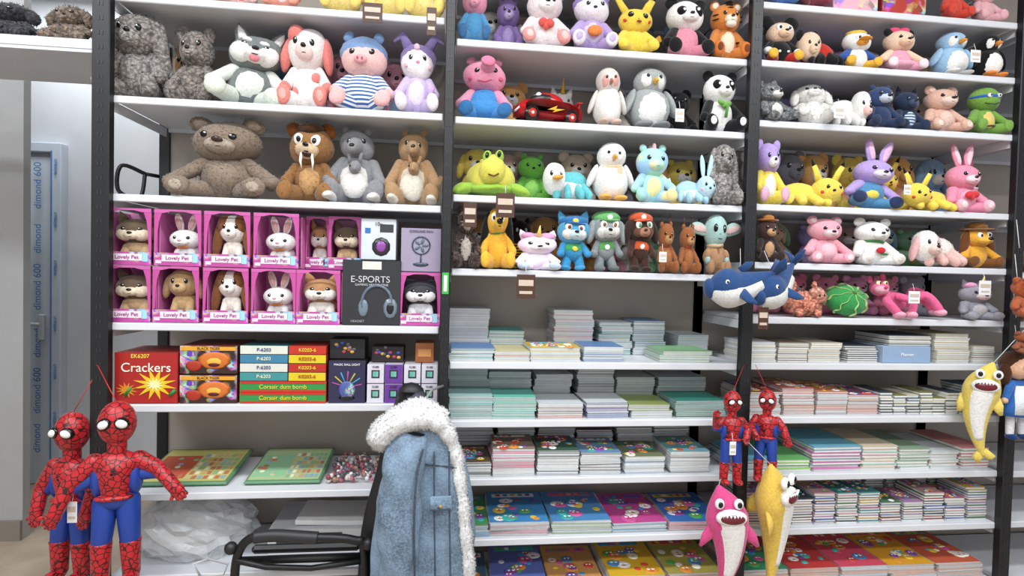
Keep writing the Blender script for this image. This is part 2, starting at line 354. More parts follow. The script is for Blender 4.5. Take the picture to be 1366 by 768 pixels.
sit('plush_hooded_rabbit',1.08,z,.30,.175,'p:cbb8e2','p:e6dced',None,ear=None,hc='p:f5f0f3',feet='p:f2e8f2',nose='p:e88ab0',ex=kuro,cheek='p:f2b8cc')
# ---------------------------------------------------------------- L2
z=ZL[1]
sit('plush_teddy_bear',.375,z,.325,.375,'p:8c7a6a','p:948271','p:b5a595',ear='r',earin='p:a89684',pad='p:b0a090',sp=.12,up=-.04,nose='g:3a2a22',fur=(9000,.009),n=24,nr=1.3,hs=1.15)
def saber(b,f,q):
    for s in(-1,1): b.tube([f(.06*s,-.25,-.12),f(.07*s,-.28,-.22),f(.06*s,-.24,-.30)],[.022,.018,.004],'g:f4efe2',8)
    b.ell(f(0,-.05,.2),q((.15,.18,.08)),'p:4a2d18'); b.ell(f(0,-.26,-.13),q((.06,.04,.03)),'g:301010')
sit('plush_sabertooth_tiger',.68,z,.29,.195,'p:986a3a','p:c79a62','p:dbc09a',ear='r',wh=True,muzr=(.14,.13,.09),ex=saber,y=.05,fur=(2500,.009),hs=1.15,earc='p:8a4f20')
def kang(c1,c2):
    def k(b,f,q):
        b.cap(f(0,-.15,-.02),f(0,-.34,-.08),.11,.065,c1); b.ell(f(0,-.40,-.05),q((.04,.03,.03)),BK)
        b.ell((0,-.2,.2),(.17,.09,.16),c2); b.ell((.02,-.25,.4),(.075,.07,.075),c1); b.cap((.02,-.3,.39),(.02,-.36,.38),.035,.025,c1)
        b.tube([(-.03,-.24,.45),(-.06,-.24,.56)],[.03,.015],c1,8,.5); b.tube([(.07,-.24,.45),(.1,-.24,.56)],[.03,.015],c1,8,.5); b.e2((.035,-.3,.42),(.012,.01,.014),BK)
        b.e2((.26,-.34,.045),(.075,.2,.05),c2)
    return k
sit('plush_kangaroo',.85,z,.33,.235,'p:8c8d92','p:dedbd7',None,ear='sr',earin='p:c8b4b0',nose=None,hs=.82,bw=1.2,ex=kang('p:8c8d92','p:e4e0dc'),tail='p:84858a',fur=(3500,.006),y=.015)
sit('plush_kangaroo',1.067,z,.315,.205,'p:b08a62','p:dac9b2',None,ear='sr',nose=None,hs=.8,bw=1.2,ex=kang('p:b08a62','p:e2dccc'),tail='p:a5815c',fur=(3500,.006),y=.015)
# ---------------------------------------------------------------- L3 boxed pets
def petbox(x,z,kind,w=.148,y=.012):
    b=B(12); d=.17; h=.203
    b.box((0,d/2,h/2),(w,.003,h),'b:e093c4'); b.box((0,0,.004),(w,d,.008),'b:b0408a')
    b.box((0,-d/2,.024),(w,.004,.046),'k:b84a98:70'); b.box((0,-d/2-.0025,.028),(w*.66,.002,.024),'b:ecdcea'); b.box((w*.38,-d/2-.0025,.028),(.018,.002,.03),'b:9fd4e8'); b.box((-w*.4,-d/2-.0025,.014),(.02,.002,.012),'b:f0d0e8')
    for s in(-1,1):
        b.box((s*w/2,.02,h*.48),(.003,d-.04,h*.96),'b:d878b6'); b.prism([(s*w/2,.046),(s*w*.45,.05),(s*w*.43,.12),(s*w*.40,.16),(s*w*.34,.19),(s*w*.30,.202),(s*w/2,.202)],-d/2-.001,-d/2+.002,'b:bf4d98')
    b.prism([(-w/2,.203),(-w/2,.190),(-w*.3,.190),(-w*.15,.196),(w*.15,.196),(w*.3,.190),(w/2,.190),(w/2,.203)],-d/2-.002,-d/2+.001,'b:c65fa4')
    c={'shep':('p:6d5a48','p:c9a67c','p:e9d7bd'),'rab':('p:e9e4e2','p:f2efee','p:f6f3f2'),'bea':('p:8a5430','p:efe4d8','p:f4eee6'),'lab':('p:b89468','p:c4a070','p:caa878'),'cor':('p:b9865a','p:efe6dc','p:f4eee6'),'hus':('p:4c4e54','p:e6e6ea','p:f4f4f6')}[kind]
    s2=B(14); ear={'rab':'l','bea':'ff','lab':'f','hus':'p','shep':'p','cor':'p'}[kind]
    s2.ell((0,.1,.3),(.26,.3,.26),c[0]); s2.cap2((.13,-.12,.3),(.16,-.22,.05),.09,.085,c[1]); s2.ell((0,-.08,.28),(.2,.16,.22),c[1])
    f,q=head(s2,.66,1.2,c[2] if kind in('bea','rab') else c[0],c[2],BK if kind!='rab' else 'p:f0a0a8',BK,.036,ear,'p:e8b0b0' if kind=='rab' else None,c[0],None,y0=-.1)
    if kind=='bea': s2.e2(f(.13,-.03,.06),q((.15,.17,.17)),c[0])
    if kind in('shep','hus','cor'): s2.e2(f(.1,-.12,-.06),q((.12,.12,.12)),c[2])
    if kind=='rab': s2.tube([(-.1,-.26,.42),(.12,-.27,.45)],[.03,.03],'p:ee8a30'); 
    s2.ell((0,-.1,.45),(.17,.16,.03),'p:7a2a5a')
    V=np.vstack(s2.V); mn=V.min(0); mx=V.max(0); sx=w*.9/(mx[0]-mn[0]); sz=.188/(mx[2]-mn[2]); sx=min(sx,sz*1.35); V=(V-np.array([0,mn[1],mn[2]]))*np.array([sx,min(sx,.135/(mx[1]-mn[1])),sz])+np.array([0,-d/2+.006,.009])
    c0=b.c
    for mk in s2.m:
        if mk not in b.m: b.m.append(mk)
    b.V.append(V); b.F+=[tuple(v+c0 for v in F) for F in s2.F]; b.MI+=[b.m.index(s2.m[i]) for i in s2.MI]; b.S+=s2.S; b.c+=s2.c
    o=b.make('boxed_toy_pet',(x,y+d/2+.004,z+.001),np.vstack(b.V))
    text('Lovely Pet',(0,-d/2-.0045,.028),.019,'b:a02a80',o)
z=ZL[2]
for i,(x,k) in enumerate(((.065,'shep'),(.23,'lab'),(.402,'bea'),(.57,'rab'),(.73,'cor'))): petbox(x,z,k,.158)
for i,(x,k) in enumerate(((.065,'shep'),(.235,'rab'),(.405,'bea'),(.577,'rab'))): petbox(x,z+.2055,k,.16)
petbox(.705,z+.2055,'cor',.085,y=.1); petbox(.815,z+.2055,'shep',.12,y=.06)
petbox(1.105,z,'hus',.15,y=.012)
def pbox(name,x,y,z,w,d,h,front,side,deco=None,txt=()):
    b=B(12); b.box((0,0,h/2),(w,d,h),side,bev=.0015); b.box((0,-d/2-.0005,h/2),(w*.985,.001,h*.975),front)
    if deco: deco(b,-d/2-.002)
    o=b.make(name,(x,y+d/2,z+.001),np.vstack(b.V))
    for (s,tx,tz,sz,m) in txt: text(s,(tx,-d/2-.003,tz),sz,m,o)
    return o
def phones(b,y):
    b.tube([(.02+.055*math.cos(a),y,.085+.065*math.sin(a)) for a in np.linspace(-.3,math.pi+.3,16)],.006,'g:5d6a78',8)
    b.ell((-.03,y,.065),(.02,.006,.034),'g:707e8c'); b.ell((.07,y,.065),(.028,.008,.04),'g:707e8c'); b.ell((.07,y-.004,.065),(.016,.007,.024),'g:1a1e24'); b.box((0,y+.001,.225),(.07,.001,.03),'b:dedbd0')
pbox('headphone_box',.925,.012,z,.215,.1,.245,'b:2a2b30','b:1b1c20',phones,[('E-SPORTS',-.005,.172,.034,'b:c8c8cc'),('GAMING HEADPHONE',0,.152,.012,'b:c8c8ca'),('HEADSET',-.05,.015,.012,'b:a8a8aa')])
def fan(b,y):
    b.tube([(.0+.033*math.cos(a),y,.1+.033*math.sin(a)) for a in np.linspace(0,2*math.pi,18)],.003,'g:3a4a58',6); 
    for k in range(5): b.ell((.016*math.cos(k*1.257),y,.1+.016*math.sin(k*1.257)),(.012,.002,.006),'g:5a6a78',(0,-k*72,0))
    b.tube([(0,y,.067),(0,y,.03)],.003,'g:3a4a58',6); b.ell((0,y,.028),(.03,.004,.008),'g:3a4a58')
pbox('desk_fan_box',1.105,.02,z+.2055,.15,.12,.165,'b:9a90a8','b:a08fb0',fan,[('COOLING FAN',0,.153,.013,'b:3a3a50')])
def kett(b,y):
    b.ell((.01,y,.05),(.035,.004,.036),'g:2b2b2e'); b.ell((.01,y-.003,.05),(.02,.004,.022),'g:8a4a9a'); b.box((-.04,y,.11),(.02,.001,.02),'b:2a6fb8'); b.box((.03,y,.12),(.05,.001,.03),'b:33363c')
pbox('webcam_box',.945,.03,z+.247,.13,.1,.155,'b:cdd3da','b:bfc3c8',kett,[('10x',.0,.135,.02,'b:333333')])
# ---------------------------------------------------------------- L4 firework boxes
z=ZL[3]
def burst(b,y):
    for (cx_,cz_,s_,m_) in ((.03,.07,1,'b:e8c21e'),(-.065,.05,.5,'b:d88a1e'),(.03,.07,.45,'b:f6f0b0')):
        P=[]
        for i in range(24):
            a=i*math.pi/12; r=(.075 if i%2 else .032)*s_
            P.append((cx_+r*math.cos(a),cz_+r*math.sin(a)*.75))
        for i in range(24): b.prism([(cx_,cz_),P[(i+1)%24],P[i]],y-.001-(.0012 if s_<.5 else 0),y+.001,m_)
    for dx,dz in((-.07,.06),(.08,.05)): b.tube([(dx,y,.03),(dx+.02,y,dz)],.006,'b:2a8a3a',8)
pbox('firecracker_box',.135,.01,z,.215,.2,.185,'b:a8201c','b:8a1a18',burst,[('Crackers',.0,.13,.046,'b:fff0e0'),('EK6207',-.02,.172,.02,'b:ffe060')])
def tig(b,y):
    b.ell((.02,y,.05),(.06,.003,.032),'b:d0702a'); b.ell((.02,y-.001,.045),(.03,.004,.016),'b:e8b040'); b.box((0,y,.093),(.19,.001,.014),'b:e0a030'); b.ell((.02,y-.003,.035),(.02,.003,.008),'b:5a1410'); b.ell((-.05,y,.03),(.03,.003,.02),'b:a83018')
for k in range(2): pbox('firecracker_box',.347,.012,z+k*.108,.2,.2,.104,'k:35201a:60','b:5a1c12',tig,[('BLACK TIGER',0,.093,.013,'b:301008')])
for k,c in enumerate(('b:3f8f92','b:d8d8d0','b:3b7fa0','b:d8dcd0')): pbox('firecracker_box',.54,.014,z+.083+k*.033,.17,.16,.031,c,'b:3c6a70',None,[('P-6203',0,.016,.018,'b:1c3a80' if k%2 else 'b:f4f0d0')])
for k,c in enumerate(('b:d9c51e','b:b5281e','b:d9c51e','b:c03020')): pbox('firecracker_box',.695,.014,z+.083+k*.033,.135,.16,.031,c,'b:a03020',None,[('K0203-6',0,.016,.018,'b:b01818' if k%2==0 else 'b:f4e040')])
for k in range(2): pbox('firecracker_box',.61,.012,z+k*.041,.31,.18,.04,'b:2f8f45' ,'b:b02a20',lambda b,y:(b.box((0,y,.004),(.3,.001,.008),'b:c8281e'),b.box((0,y,.036),(.3,.001,.008),'b:c8281e')),[('Corsair dum bomb',0,.02,.022,'b:e6d83a')])
def disco(b,y):
    b.ell((0,y,.05),(.032,.004,.034),'k:4a5a9a:160'); b.ell((0,y,.02),(.03,.004,.01),'g:101014')
    for a in range(7): b.tube([(0,y+.001,.06),(.055*math.cos(a*.5),y+.001,.07+.05*math.sin(a*.5))],[.002,.003],('b:a04a90','b:3a90b0','b:b0a840')[a%3],4)
pbox('party_light_box',.84,.012,z,.135,.12,.16,'b:2a2748','b:17151f',disco,[('MAGIC BALL LIGHT',0,.145,.011,'b:f4f4f4')])
def cube(b,y): b.box((0,y,.035),(.03,.001,.03),'b:2c2c30'); b.box((0,y-.001,.035),(.02,.001,.02),'k:60b0a0:300')
k=0
for x,zz,w in((.945,0,.062),(.945,.075,.062),(1.012,0,.066),(1.012,.075,.066),(1.082,0,.062),(1.147,0,.06),(1.082,.075,.062),(1.147,.075,.06)):
    k+=1; c='b:d6d2de' if k not in(3,4) else 'b:6a3a98'
    pbox('puzzle_cube_box',x,.012,z+zz,w,.09,.072,c,'b:b8b4c0',cube,[('CUBE',0,.062,.01,'b:333333')])
pbox('brown_gift_box',1.125,.05,z+.149,.07,.1,.075,'b:9a5a30','b:8a4a28',lambda b,y:b.box((0,y,.037),(.05,.001,.03),'b:c88a50'))
def spk(b,y):
    for i in range(12): b.ell((random.uniform(-.045,.045),y,random.uniform(.015,.06)),(.008,.002,.006),random.choice(['b:3a4aa8','b:a83a4a','b:c8a040','b:5a5a60']))
pbox('sparkler_box',.835,.04,z+.163,.13,.1,.075,'b:1d1b20','b:151418',spk); pbox('sparkler_box',.985,.05,z+.149,.12,.09,.06,'b:24191f','b:151418',spk)
# ---------------------------------------------------------------- L5, L6
z=ZL[4]
CA=['b:e2c23a','b:cc4836','b:4090cc','b:f0ecdc','b:4fa652','b:cc5c98','b:e0923a','b:f4f4f4','b:7a52b0','b:3ab0a8']
def art(b,w,d,zt,n=7,rot=(0,0,0),title=True,sm=.05,big=.15):
    R=rotm(*rot)
    if title:
        tm=random.choice(CA); b.box(tuple(R@np.array([0,d*.38,zt])),(w*.78,d*.11,.0016),tm,rot)
        for i in range(5): b.box(tuple(R@np.array([w*(-.28+.14*i),d*.38,zt+.001])),(w*.08,d*.07,.0014),random.choice(CA),rot)
    for i in range(n):
        p=R@np.array([random.uniform(-.36,.36)*w,random.uniform(-.40,.24)*d,zt]); r=random.uniform(sm,big)*w
        c=random.choice(CA); b.ell(tuple(p),(r,r*random.uniform(.7,1.3),.0014+.0003*(i%8)),c,rot,n=12)
        if r>.09*w:
            for s in(-1,1): b.ell(tuple(p+R@np.array([.3*s*r,.2*r,.0022])),(r*.2,r*.22,.002),'b:ffffff',rot,n=8); b.ell(tuple(p+R@np.array([.3*s*r,.2*r,.003])),(r*.09,r*.11,.002),'b:111111',rot,n=8)
            b.ell(tuple(p+R@np.array([0,-.3*r,.0022])),(r*.35,r*.1,.002),'b:b02030',rot,n=8)
PC=['b:c8b890','b:b87058','b:8aa8b8','b:e0dcc0','b:8ab088','b:c8a070']
for x,w,c1,c2 in((.235,.33,'b:c2bc70','b:c0583e'),(.60,.28,'b:aabf90','b:8fbf98')):
    b=B(); R6=(7,0,0); R=rotm(*R6); b.box((0,0,0),(w,.30,.012),'b:5c8a66',R6,.004); b.box(tuple(R@np.array([0,0,.007])),(w*.93,.27,.002),c1,R6)
    b.box(tuple(R@np.array([-w*.23,-.02,.0085])),(w*.42,.19,.001),c2,R6)
    for i in range(7):
        for j in range(6): b.box(tuple(R@np.array([w*(.03+.064*i),-.11+.037*j,.009])),(w*.046,.025,.001),random.choice(PC),R6)
    for i in range(9): b.ell(tuple(R@np.array([-w*random.uniform(.05,.42),random.uniform(-.1,.06),.009])),(.011,.011,.0018),random.choice(PC),R6,n=10)
    b.raw('educational_poster_board').location=(x,.2,z+.004)
b=B(8)
for i in range(170):
    r=random.uniform(.006,.011); b.ell((random.uniform(-.11,.11),random.uniform(-.12,.12),random.uniform(.01,.04)),(r,r,r),random.choice(['g:d8c8c0','g:8a4a50','g:e0e0e8','g:9a7a6a','g:c86a80','g:5a5a66']),n=8)
b.raw('bead_bag').location=(.87,.17,z+.002)
z=ZL[5]
V,F=sphere(34); V=V.copy(); fx=np.abs(np.sin(5*V[:,0]+6*V[:,2]+2*V[:,1]+1)); fy=np.abs(np.sin(6*V[:,1]-5*V[:,2]+3*V[:,0]))
V=V*(1+.10*fx+.10*fy+rng.normal(0,.035,len(V)))[:,None]; V[:,2]=np.maximum(V[:,2],-.75); b=B(); b.add(V,F,'v:eef2f6',False); b.add(V[:,[1,0,2]]*np.array([.9,.9,.86]),[f[::-1] for f in F],'v:f8fafc',False)
b.box((-.25,0,-.45),(.8,.7,.45),'b:ccccc8',(5,8,12),.02); b.box((.35,0,-.5),(.6,.6,.35),'b:a4acb4',(0,-6,-10),.02)
b.tube([(.3,0,.8),(.45,-.05,1.05),(.62,-.1,1.2)],[.2,.07,.17],'v:ffffff',9,smooth=False); b.fit('plastic_shopping_bag',.235,z,.245,.47,.03,maxd=.34,wob=.02)
b=B(); b.box((0,0,.05),(.52,.28,.10),'b:d8d8da',bev=.004); b.box((0,-.02,.102),(.5,.24,.004),'b:c4c6ca'); b.box((-.1,-.141,.05),(.25,.002,.07),'b:3a3c42'); b.box((.05,-.02,.112),(.42,.2,.018),'b:ececee',(0,2,0)); b.raw('flat_carton').location=(.79,.25,z+.001)
def arc(pts,n=8):
    P=[np.array(p,float) for p in pts]; out=[]
    for i in range(len(P)-1):
        p0=P[max(i-1,0)];p1=P[i];p2=P[i+1];p3=P[min(i+2,len(P)-1)]
        for t in np.linspace(0,1,n,endpoint=False): out.append(.5*((2*p1)+(-p0+p2)*t+(2*p0-5*p1+4*p2-p3)*t*t+(-p0+3*p1-3*p2+p3)*t**3))
    return out+[P[-1]]
b=B(16)
b.tube(arc([(.49,-.12,.02),(.495,-.13,.30),(.52,-.15,.435),(.59,-.16,.485),(.75,-.16,.475),(.9,-.15,.455),(.935,-.14,.40),(.95,-.12,.02)]),.015,'m:101114',12)
b.tube(arc([(.57,-.16,.48),(.64,-.162,.485),(.74,-.162,.476),(.78,-.162,.472)]),.021,'m:26272b',12)
b.tube([(.495,-.1,.37),(.94,-.1,.37)],.014,'m:101114'); b.tube([(.495,-.05,.15),(.94,-.05,.15)],.012,'m:101114')
b.tube([(.505,-.155,.40),(.60,-.13,.36),(.75,-.12,.345),(.93,-.13,.37)],.010,'m:101114'); b.box((.72,-.06,.39),(.38,.03,.03),'m:141518',bev=.01)
for x in(.49,.95):
    b.tube([(x-.012,-.1,.065),(x+.012,-.1,.065)],[.065,.065],'m:121214',20); b.tube([(x-.014,-.1,.065),(x+.014,-.1,.065)],[.03,.03],'g:9a9da2',14); b.ell((x,-.15,.44),(.022,.022,.022),'m:1c1d20')
b.tube([(.40,-.1,.38),(.47,-.12,.37),(.46,-.13,.34),(.38,-.12,.33)],.004,'g:c0c0c4'); b.tube([(.38,-.12,.33),(.36,-.13,.38),(.40,-.1,.38)],.004,'g:c0c0c4')
b.raw('folding_trolley')
# ---------------------------------------------------------------- M1
z=ZM[0]
sit('plush_pig_in_dress',1.29,z,.25,.12,'p:4b94c4',None,'p:f0a0b8',ear='sr',hc='p:ec93b0',feet='p:3a6a9a',y=.05)
sit('plush_hippo',1.43,z,.245,.13,'p:8a6fae','p:a58fc4','p:b8a4d0',ear='sr',y=.09)
heart=lambda c:(lambda b,f,q:(b.e2((.05,-.27,.34),(.075,.05,.075),c),b.tube([(0,-.27,.33),(0,-.27,.22)],[.11,.01],c,12,.45)))
sit('plush_bear_holding_heart',1.565,z,.262,.18,'p:f0e2e4','p:f6eaea',WH,ear='r',earin='p:f2a0a8',feet='p:ef9a98',pad='p:f7c9c4',ex=heart('p:e2574c'))
def potx(b,f,q):
    b.ell(f(0,.05,.08),q((.28,.24,.2)),'p:9b82c8'); b.ell((0,-.27,.28),(.12,.08,.1),'p:e8843c'); b.e2(f(.2,0,.22),q((.08,.05,.1)),'p:9b82c8')
sit('plush_mouse_with_basket',1.75,z,.268,.175,'p:b9a0d8','p:d8c8ea',None,ear=None,hc='p:f0e8f0',feet='p:f0e8f4',pad='p:c9b4e0',ex=potx)
def pika(b,f,q):
    b.ell(f(0,-.22,-.09),q((.035,.015,.025)),'g:8a2a20')
def ztail(b,f,q):
    pika(b,f,q); b.prism([(.2,.1),(.32,.2),(.27,.26),(.42,.36),(.37,.42),(.5,.55),(.56,.42),(.48,.34),(.5,.28),(.36,.16),(.26,.06)],.12,.16,'p:d8a020')
YL='p:f6d43a'
sit('plush_yellow_mouse',1.945,z,.268,.19,YL,None,None,ear='pk',cheek='p:e0402c',eyer=.045,ex=ztail,nose=BK,nr=.5,hs=1.2)
def pandaf(b,f,q): b.e2(f(.11,-.15,.03),q((.07,.075,.085)),'p:141416',(0,-25,0)); b.e2(f(.1,-.222,.04),q((.022,.012,.024)),'g:ffffff')
PB='p:1b1b1e'
sit('plush_panda',2.135,z,.268,.18,'p:e58fa4',None,WH,ear='r',earc=PB,hc=WH,arm=PB,leg='p:e58fa4',feet=PB,ex=pandaf,eyes=None,hs=1.15)
def tigr(b,f,q):
    for dz in(.12,.17,.22): b.ell(f(0,-.13+.03*(dz-.12)*10,dz),q((.07,.09,.014)),'p:2a1a10')
    for s in(-1,1):
        for dz in(-.05,.02): b.ell(f(.22*s,-.08,dz),q((.05,.07,.012)),'p:2a1a10')
    b.e2((.2,-.05,.3),(.06,.15,.015),'p:2a1a10'); b.ell(f(0,-.2,-.15),q((.1,.07,.06)),'p:f4e6d2')
sit('plush_tiger',2.305,z,.268,.15,'p:d9822e','p:f0dcc0','p:f4e6d2',ear='r',earin='p:f4e6d2',ex=tigr,feet='p:d9741e',pad='p:7a4020')
# ---------------------------------------------------------------- M2
z=ZM[1]
def peppa(b,f,q): b.cap(f(.02,-.1,.05),f(.03,-.3,.10),.12,.09,'p:ee96b4'); b.ell(f(.03,-.37,.105),q((.085,.03,.07)),'p:e47fa2'); b.tube([f(-.08,-.2,-.11),f(0,-.235,-.14),f(.08,-.21,-.11)],.012,'p:c23a5a',8); b.ell((0,-.01,.2),(.31,.25,.2),'p:3f8fd2')
sit('plush_pig_in_dress',1.335,z,.275,.20,'p:3f8fd2',None,None,ear='sr',hc='p:ee96b4',arm='p:ee96b4',leg='p:3f8fd2',feet='p:2f6fa8',nose=None,cheek='p:e0608a',ex=peppa,hs=1.15)
b=B(16); RD='g:b8161c'
prof=[(-.5,.1),(-.5,.22),(-.44,.27),(-.22,.32),(-.08,.33),(.3,.31),(.48,.25),(.52,.2),(.52,.1)]
V=[];F=[]; ys=[(-.2,.85),(-.17,.97),(-.08,1),(.08,1),(.17,.97),(.2,.85)]
n=len(prof)
for yy,k in ys: V+=[(p[0]*k,yy,.2+(p[1]-.2)*k) for p in prof]
for i in range(len(ys)-1):
    for j in range(n): F.append((i*n+j,(i+1)*n+j,(i+1)*n+(j+1)%n,i*n+(j+1)%n))
F.append(tuple(range(n))[::-1]); F.append(tuple((len(ys)-1)*n+j for j in range(n))); b.add(V,F,RD)
b.ell((.0,0,.32),(.27,.165,.13),RD,n=20); b.ell((-.04,0,.335),(.245,.168,.095),'g:20242c')
b.ell((-.17,-.06,.37),(.05,.06,.06),'g:f4f4f4'); b.ell((-.17,.06,.37),(.05,.06,.06),'g:f4f4f4')
for X in(-.32,.32):
    for s in(-1,1): b.tube([(X,s*.14,.1),(X,s*.215,.1)],[.105,.105],'g:131315',22); b.tube([(X,s*.2,.1),(X,s*.222,.1)],[.06,.06],'g:c0281c',16); b.tube([(X,s*.2,.1),(X,s*.225,.1)],[.025,.025],'g:d0d0d0',10)
b.prism([(-.08,.17),(.08,.24),(.05,.195),(.2,.2),(.0,.14),(.04,.175)],-.206,-.203,'g:e2a41a'); b.box((.47,0,.33),(.1,.34,.02),RD,(0,-8,0),.006); b.box((.47,.13,.29),(.02,.02,.08),RD); b.box((.47,-.13,.29),(.02,.02,.08),RD)
b.tube([(-.485,-.12,.18),(-.505,0,.16),(-.485,.12,.18)],.018,'g:f0f0f0',8)
b.fit('toy_racing_car',1.59,z,.13,.28,-.01,(0,0,14),wob=0)
def horn(b,f,q): b.tube([f(0,-.12,.2),f(0,-.2,.5)],[.05,.008],'g:e0b82a',10)
sit('plush_unicorn',1.68,z,.245,.14,WH,None,WH,ear='p',y=.19,ex=horn)
penguin('plush_penguin',1.825,z,.225,.14,'p:e6e2dc',hood='p:ddd6ce',beak='p:c07a5a',feet='p:d8b8a8',face='p:e9a9a0')
penguin('plush_penguin',2.01,z,.262,.20,'p:a8acad',belly='p:f2f2ef',beak='p:e8b83c',feet='p:8a8e90',fur=(3000,.005),face='p:f4f2ee')
sit('plush_black_bear',2.165,z,.215,.16,PB,None,PB,ear='r',y=.10)
def bamboo(b,f,q):
    pandaf(b,f,q); b.ell((.04,-.24,.42),(.09,.05,.05),'p:6fb04a',(0,-30,0)); b.ell((-.06,-.24,.45),(.08,.04,.04),'p:6fb04a',(0,30,0)); b.tube([(.02,-.27,.2),(.05,-.27,.42)],[.025,.025],'p:5a9a3c',8)
sit('plush_panda',2.29,z,.262,.165,WH,None,WH,ear='r',earc=PB,arm=PB,leg=PB,feet=PB,pad=WH,ex=bamboo,eyes=None,y=.015)
# ---------------------------------------------------------------- M3
z=ZM[2]
def turtle(name,x,z,h,W,sh,lb,y=.02):
    b=B(18); b.ell((0,.05,.32),(.5,.42,.3),sh,n=24); b.ell((0,.03,.15),(.55,.46,.1),lb); b.ell((0,-.3,.42),(.27,.22,.24),sh); b.e2((.12,-.35,.62),(.09,.09,.1),lb); b.e2((.12,-.43,.64),(.04,.03,.05),BK)
    b.e2((.55,-.2,.14),(.25,.16,.09),lb,(0,15,-30)); b.e2((.45,.35,.12),(.2,.14,.08),lb,(0,0,30)); b.tube([(-.1,-.5,.34),(0,-.53,.31),(.1,-.5,.34)],.012,'g:5a3a10',6)
    b.ell((-.15,-.1,.56),(.09,.09,.06),'p:e9e05a'); b.ell((.18,.05,.58),(.08,.09,.05),'p:e9e05a'); return b.fit(name,x,z,h,W,y)
turtle('plush_frog_lying',1.37,z,.165,.27,'p:e4da4e','p:9cc83a')
sit('plush_frog',1.55,z,.215,.16,'p:62b03a','p:8fd060',None,ear='sr',y=.15)
def bill(c): return lambda b,f,q:(b.ell(f(0,-.28,-.03),q((.12,.12,.035)),c),)
lying('plush_duck_lying',1.675,z,.14,.18,'p:63c4cc',hc='p:f0f2f0',ear=None,nose=None,ex=bill('p:f2a83c'),side=-1,belly=WH)
penguin('plush_goose',1.85,z,.225,.175,'p:f0efec',beak='p:f2b04a',feet='p:f2b04a',scarf='p:e9c9a0')
def dino(b,f,q):
    for i,(yy,zz) in enumerate(((-.05,.23),(.08,.2),(.18,.1))): b.ell(f(0,yy,zz),q((.03,.06,.08)),'p:f0b8c4')
sit('plush_dinosaur',2.015,z,.225,.17,'t:a8dcc8:9cc4e8:e8dca0','t:e8dca0:a8dcc8:f0c0d0','t:a8dcc8:f0e0a8:9cc4e8',ear='sr',ex=dino,nose=None,sp=.05,hs=1.2)
lying('plush_fish_bunny',2.175,z,.19,.17,'p:a9d4e8',hc='p:bfe0ee',belly='p:f4f6f6',ear='l',cheek='p:f4b0b8',side=1,tail='p:f4f6f6')
sit('plush_long_haired_dog',2.31,z,.235,.12,'c:95908d',muz='c:a49f9c',ear='ff',fur=(1800,.010),n=20,y=.015)
# ---------------------------------------------------------------- M4
z=ZM[3]
sit('plush_hedgehog',1.275,z,.24,.10,'c:4e3f3a','p:cfc4b8','p:b8aca0',ear='r',hs=.9,fur=(900,.015))
sit('plush_yellow_hound',1.40,z,.24,.13,'p:f2b61e',None,'p:f5c43a',ear='ff',earc='p:1b1b1c',pose='s',muzr=(.12,.2,.09),nr=1.8,wh=True,hs=.95,ex=lambda b,f,q:b.ell((0,-.02,.54),(.15,.14,.035),'p:3aa04a'))
sit('plush_bee',1.51,z,.225,.13,'s:e8b020:1a1816:26',None,None,ear='sr',hc='p:241f1c',y=.17,eyes='g:f0f0f0')
def uni(b,f,q): b.tube([f(0,-.12,.2),f(0,-.2,.46)],[.05,.008],'g:e8c86a',10); b.e2(f(.12,-.02,.22),q((.11,.1,.09)),'p:e9a6cc'); b.ell(f(0,.1,.2),q((.12,.15,.1)),'p:a9c0ea')
sit('plush_unicorn',1.553,z,.16,.165,'t:f0e8f2:e8d0e8:d8e4f4',None,'p:f4dce4',ear='p',hs=1.3,ex=uni,feet='p:c9d8f0')
def pup(vest,cap,badge,body2=None):
    def k(b,f,q):
        b.ell((0,.0,.44),(.2,.17,.15),vest); b.ell(f(0,.02,.17),q((.24,.2,.11)),cap); b.ell(f(0,-.16,.12),q((.17,.1,.025)),cap); b.ell(f(0,-.185,.17),q((.05,.02,.045)),badge); b.ell((0,-.17,.44),(.05,.02,.05),badge)
        b.e2(f(.09,-.13,-.06),q((.1,.1,.1)),body2 or 'p:e8e4de')
    return k
sit('plush_puppy_in_uniform',1.70,z,.225,.125,'p:2f94c8',None,'p:cfe8f2',ear='p',hc='p:4aa4d0',wh=True,eyes='g:7a3020',ex=pup('p:3aa060','p:2a74b0','p:f0d040'),pose='st',hs=1.15)
sit('plush_puppy_in_uniform',1.835,z,.252,.15,'p:868e91',None,'p:cfcfca',ear='f',hc='p:949c9e',wh=True,eyes='g:7a4a20',ex=pup('p:5aa05a','p:6ab46a','p:f0f0e8'),pose='st',hs=1.15,feet='p:6a7072')
sit('plush_puppy_in_uniform',1.97,z,.225,.13,'p:4a2e26',None,'p:a8765a',ear='f',hc='p:3a2824',wh=True,eyes='g:3a8a40',ex=pup('p:d8561e','p:d85a2e','p:f0f0e8','p:6a4434'),pose='st',hs=1.1,feet='p:3a2620')
for x,h in((2.075,.225),(2.163,.215)): sit('plush_reindeer',x,z,h,.078,'p:9a5a2c','p:a86a34','p:c08a58',ear='sr',ex=lambda b,f,q:(b.ell((0,-.01,.53),(.16,.15,.03),'p:c02a20'),[b.tube([f(.08*s,0,.2),f(.16*s,0,.34),f(.12*s,0,.42)],[.02,.018,.01],'p:5a3418',8) for s in(-1,1)]),pose='s')
def yoda(b,f,q):
    b.ell((0,0,.3),(.3,.24,.3),'p:b08660'); b.ell((0,-.02,.53),(.26,.23,.07),'p:d0b490'); b.e2((.3,-.1,.33),(.1,.12,.13),'p:b08660',(0,-20,0)); b.ell(f(0,-.2,-.1),q((.05,.02,.006)),'g:4a5a50'); b.box((0,-.22,.3),(.03,.03,.35),'p:8a6040')
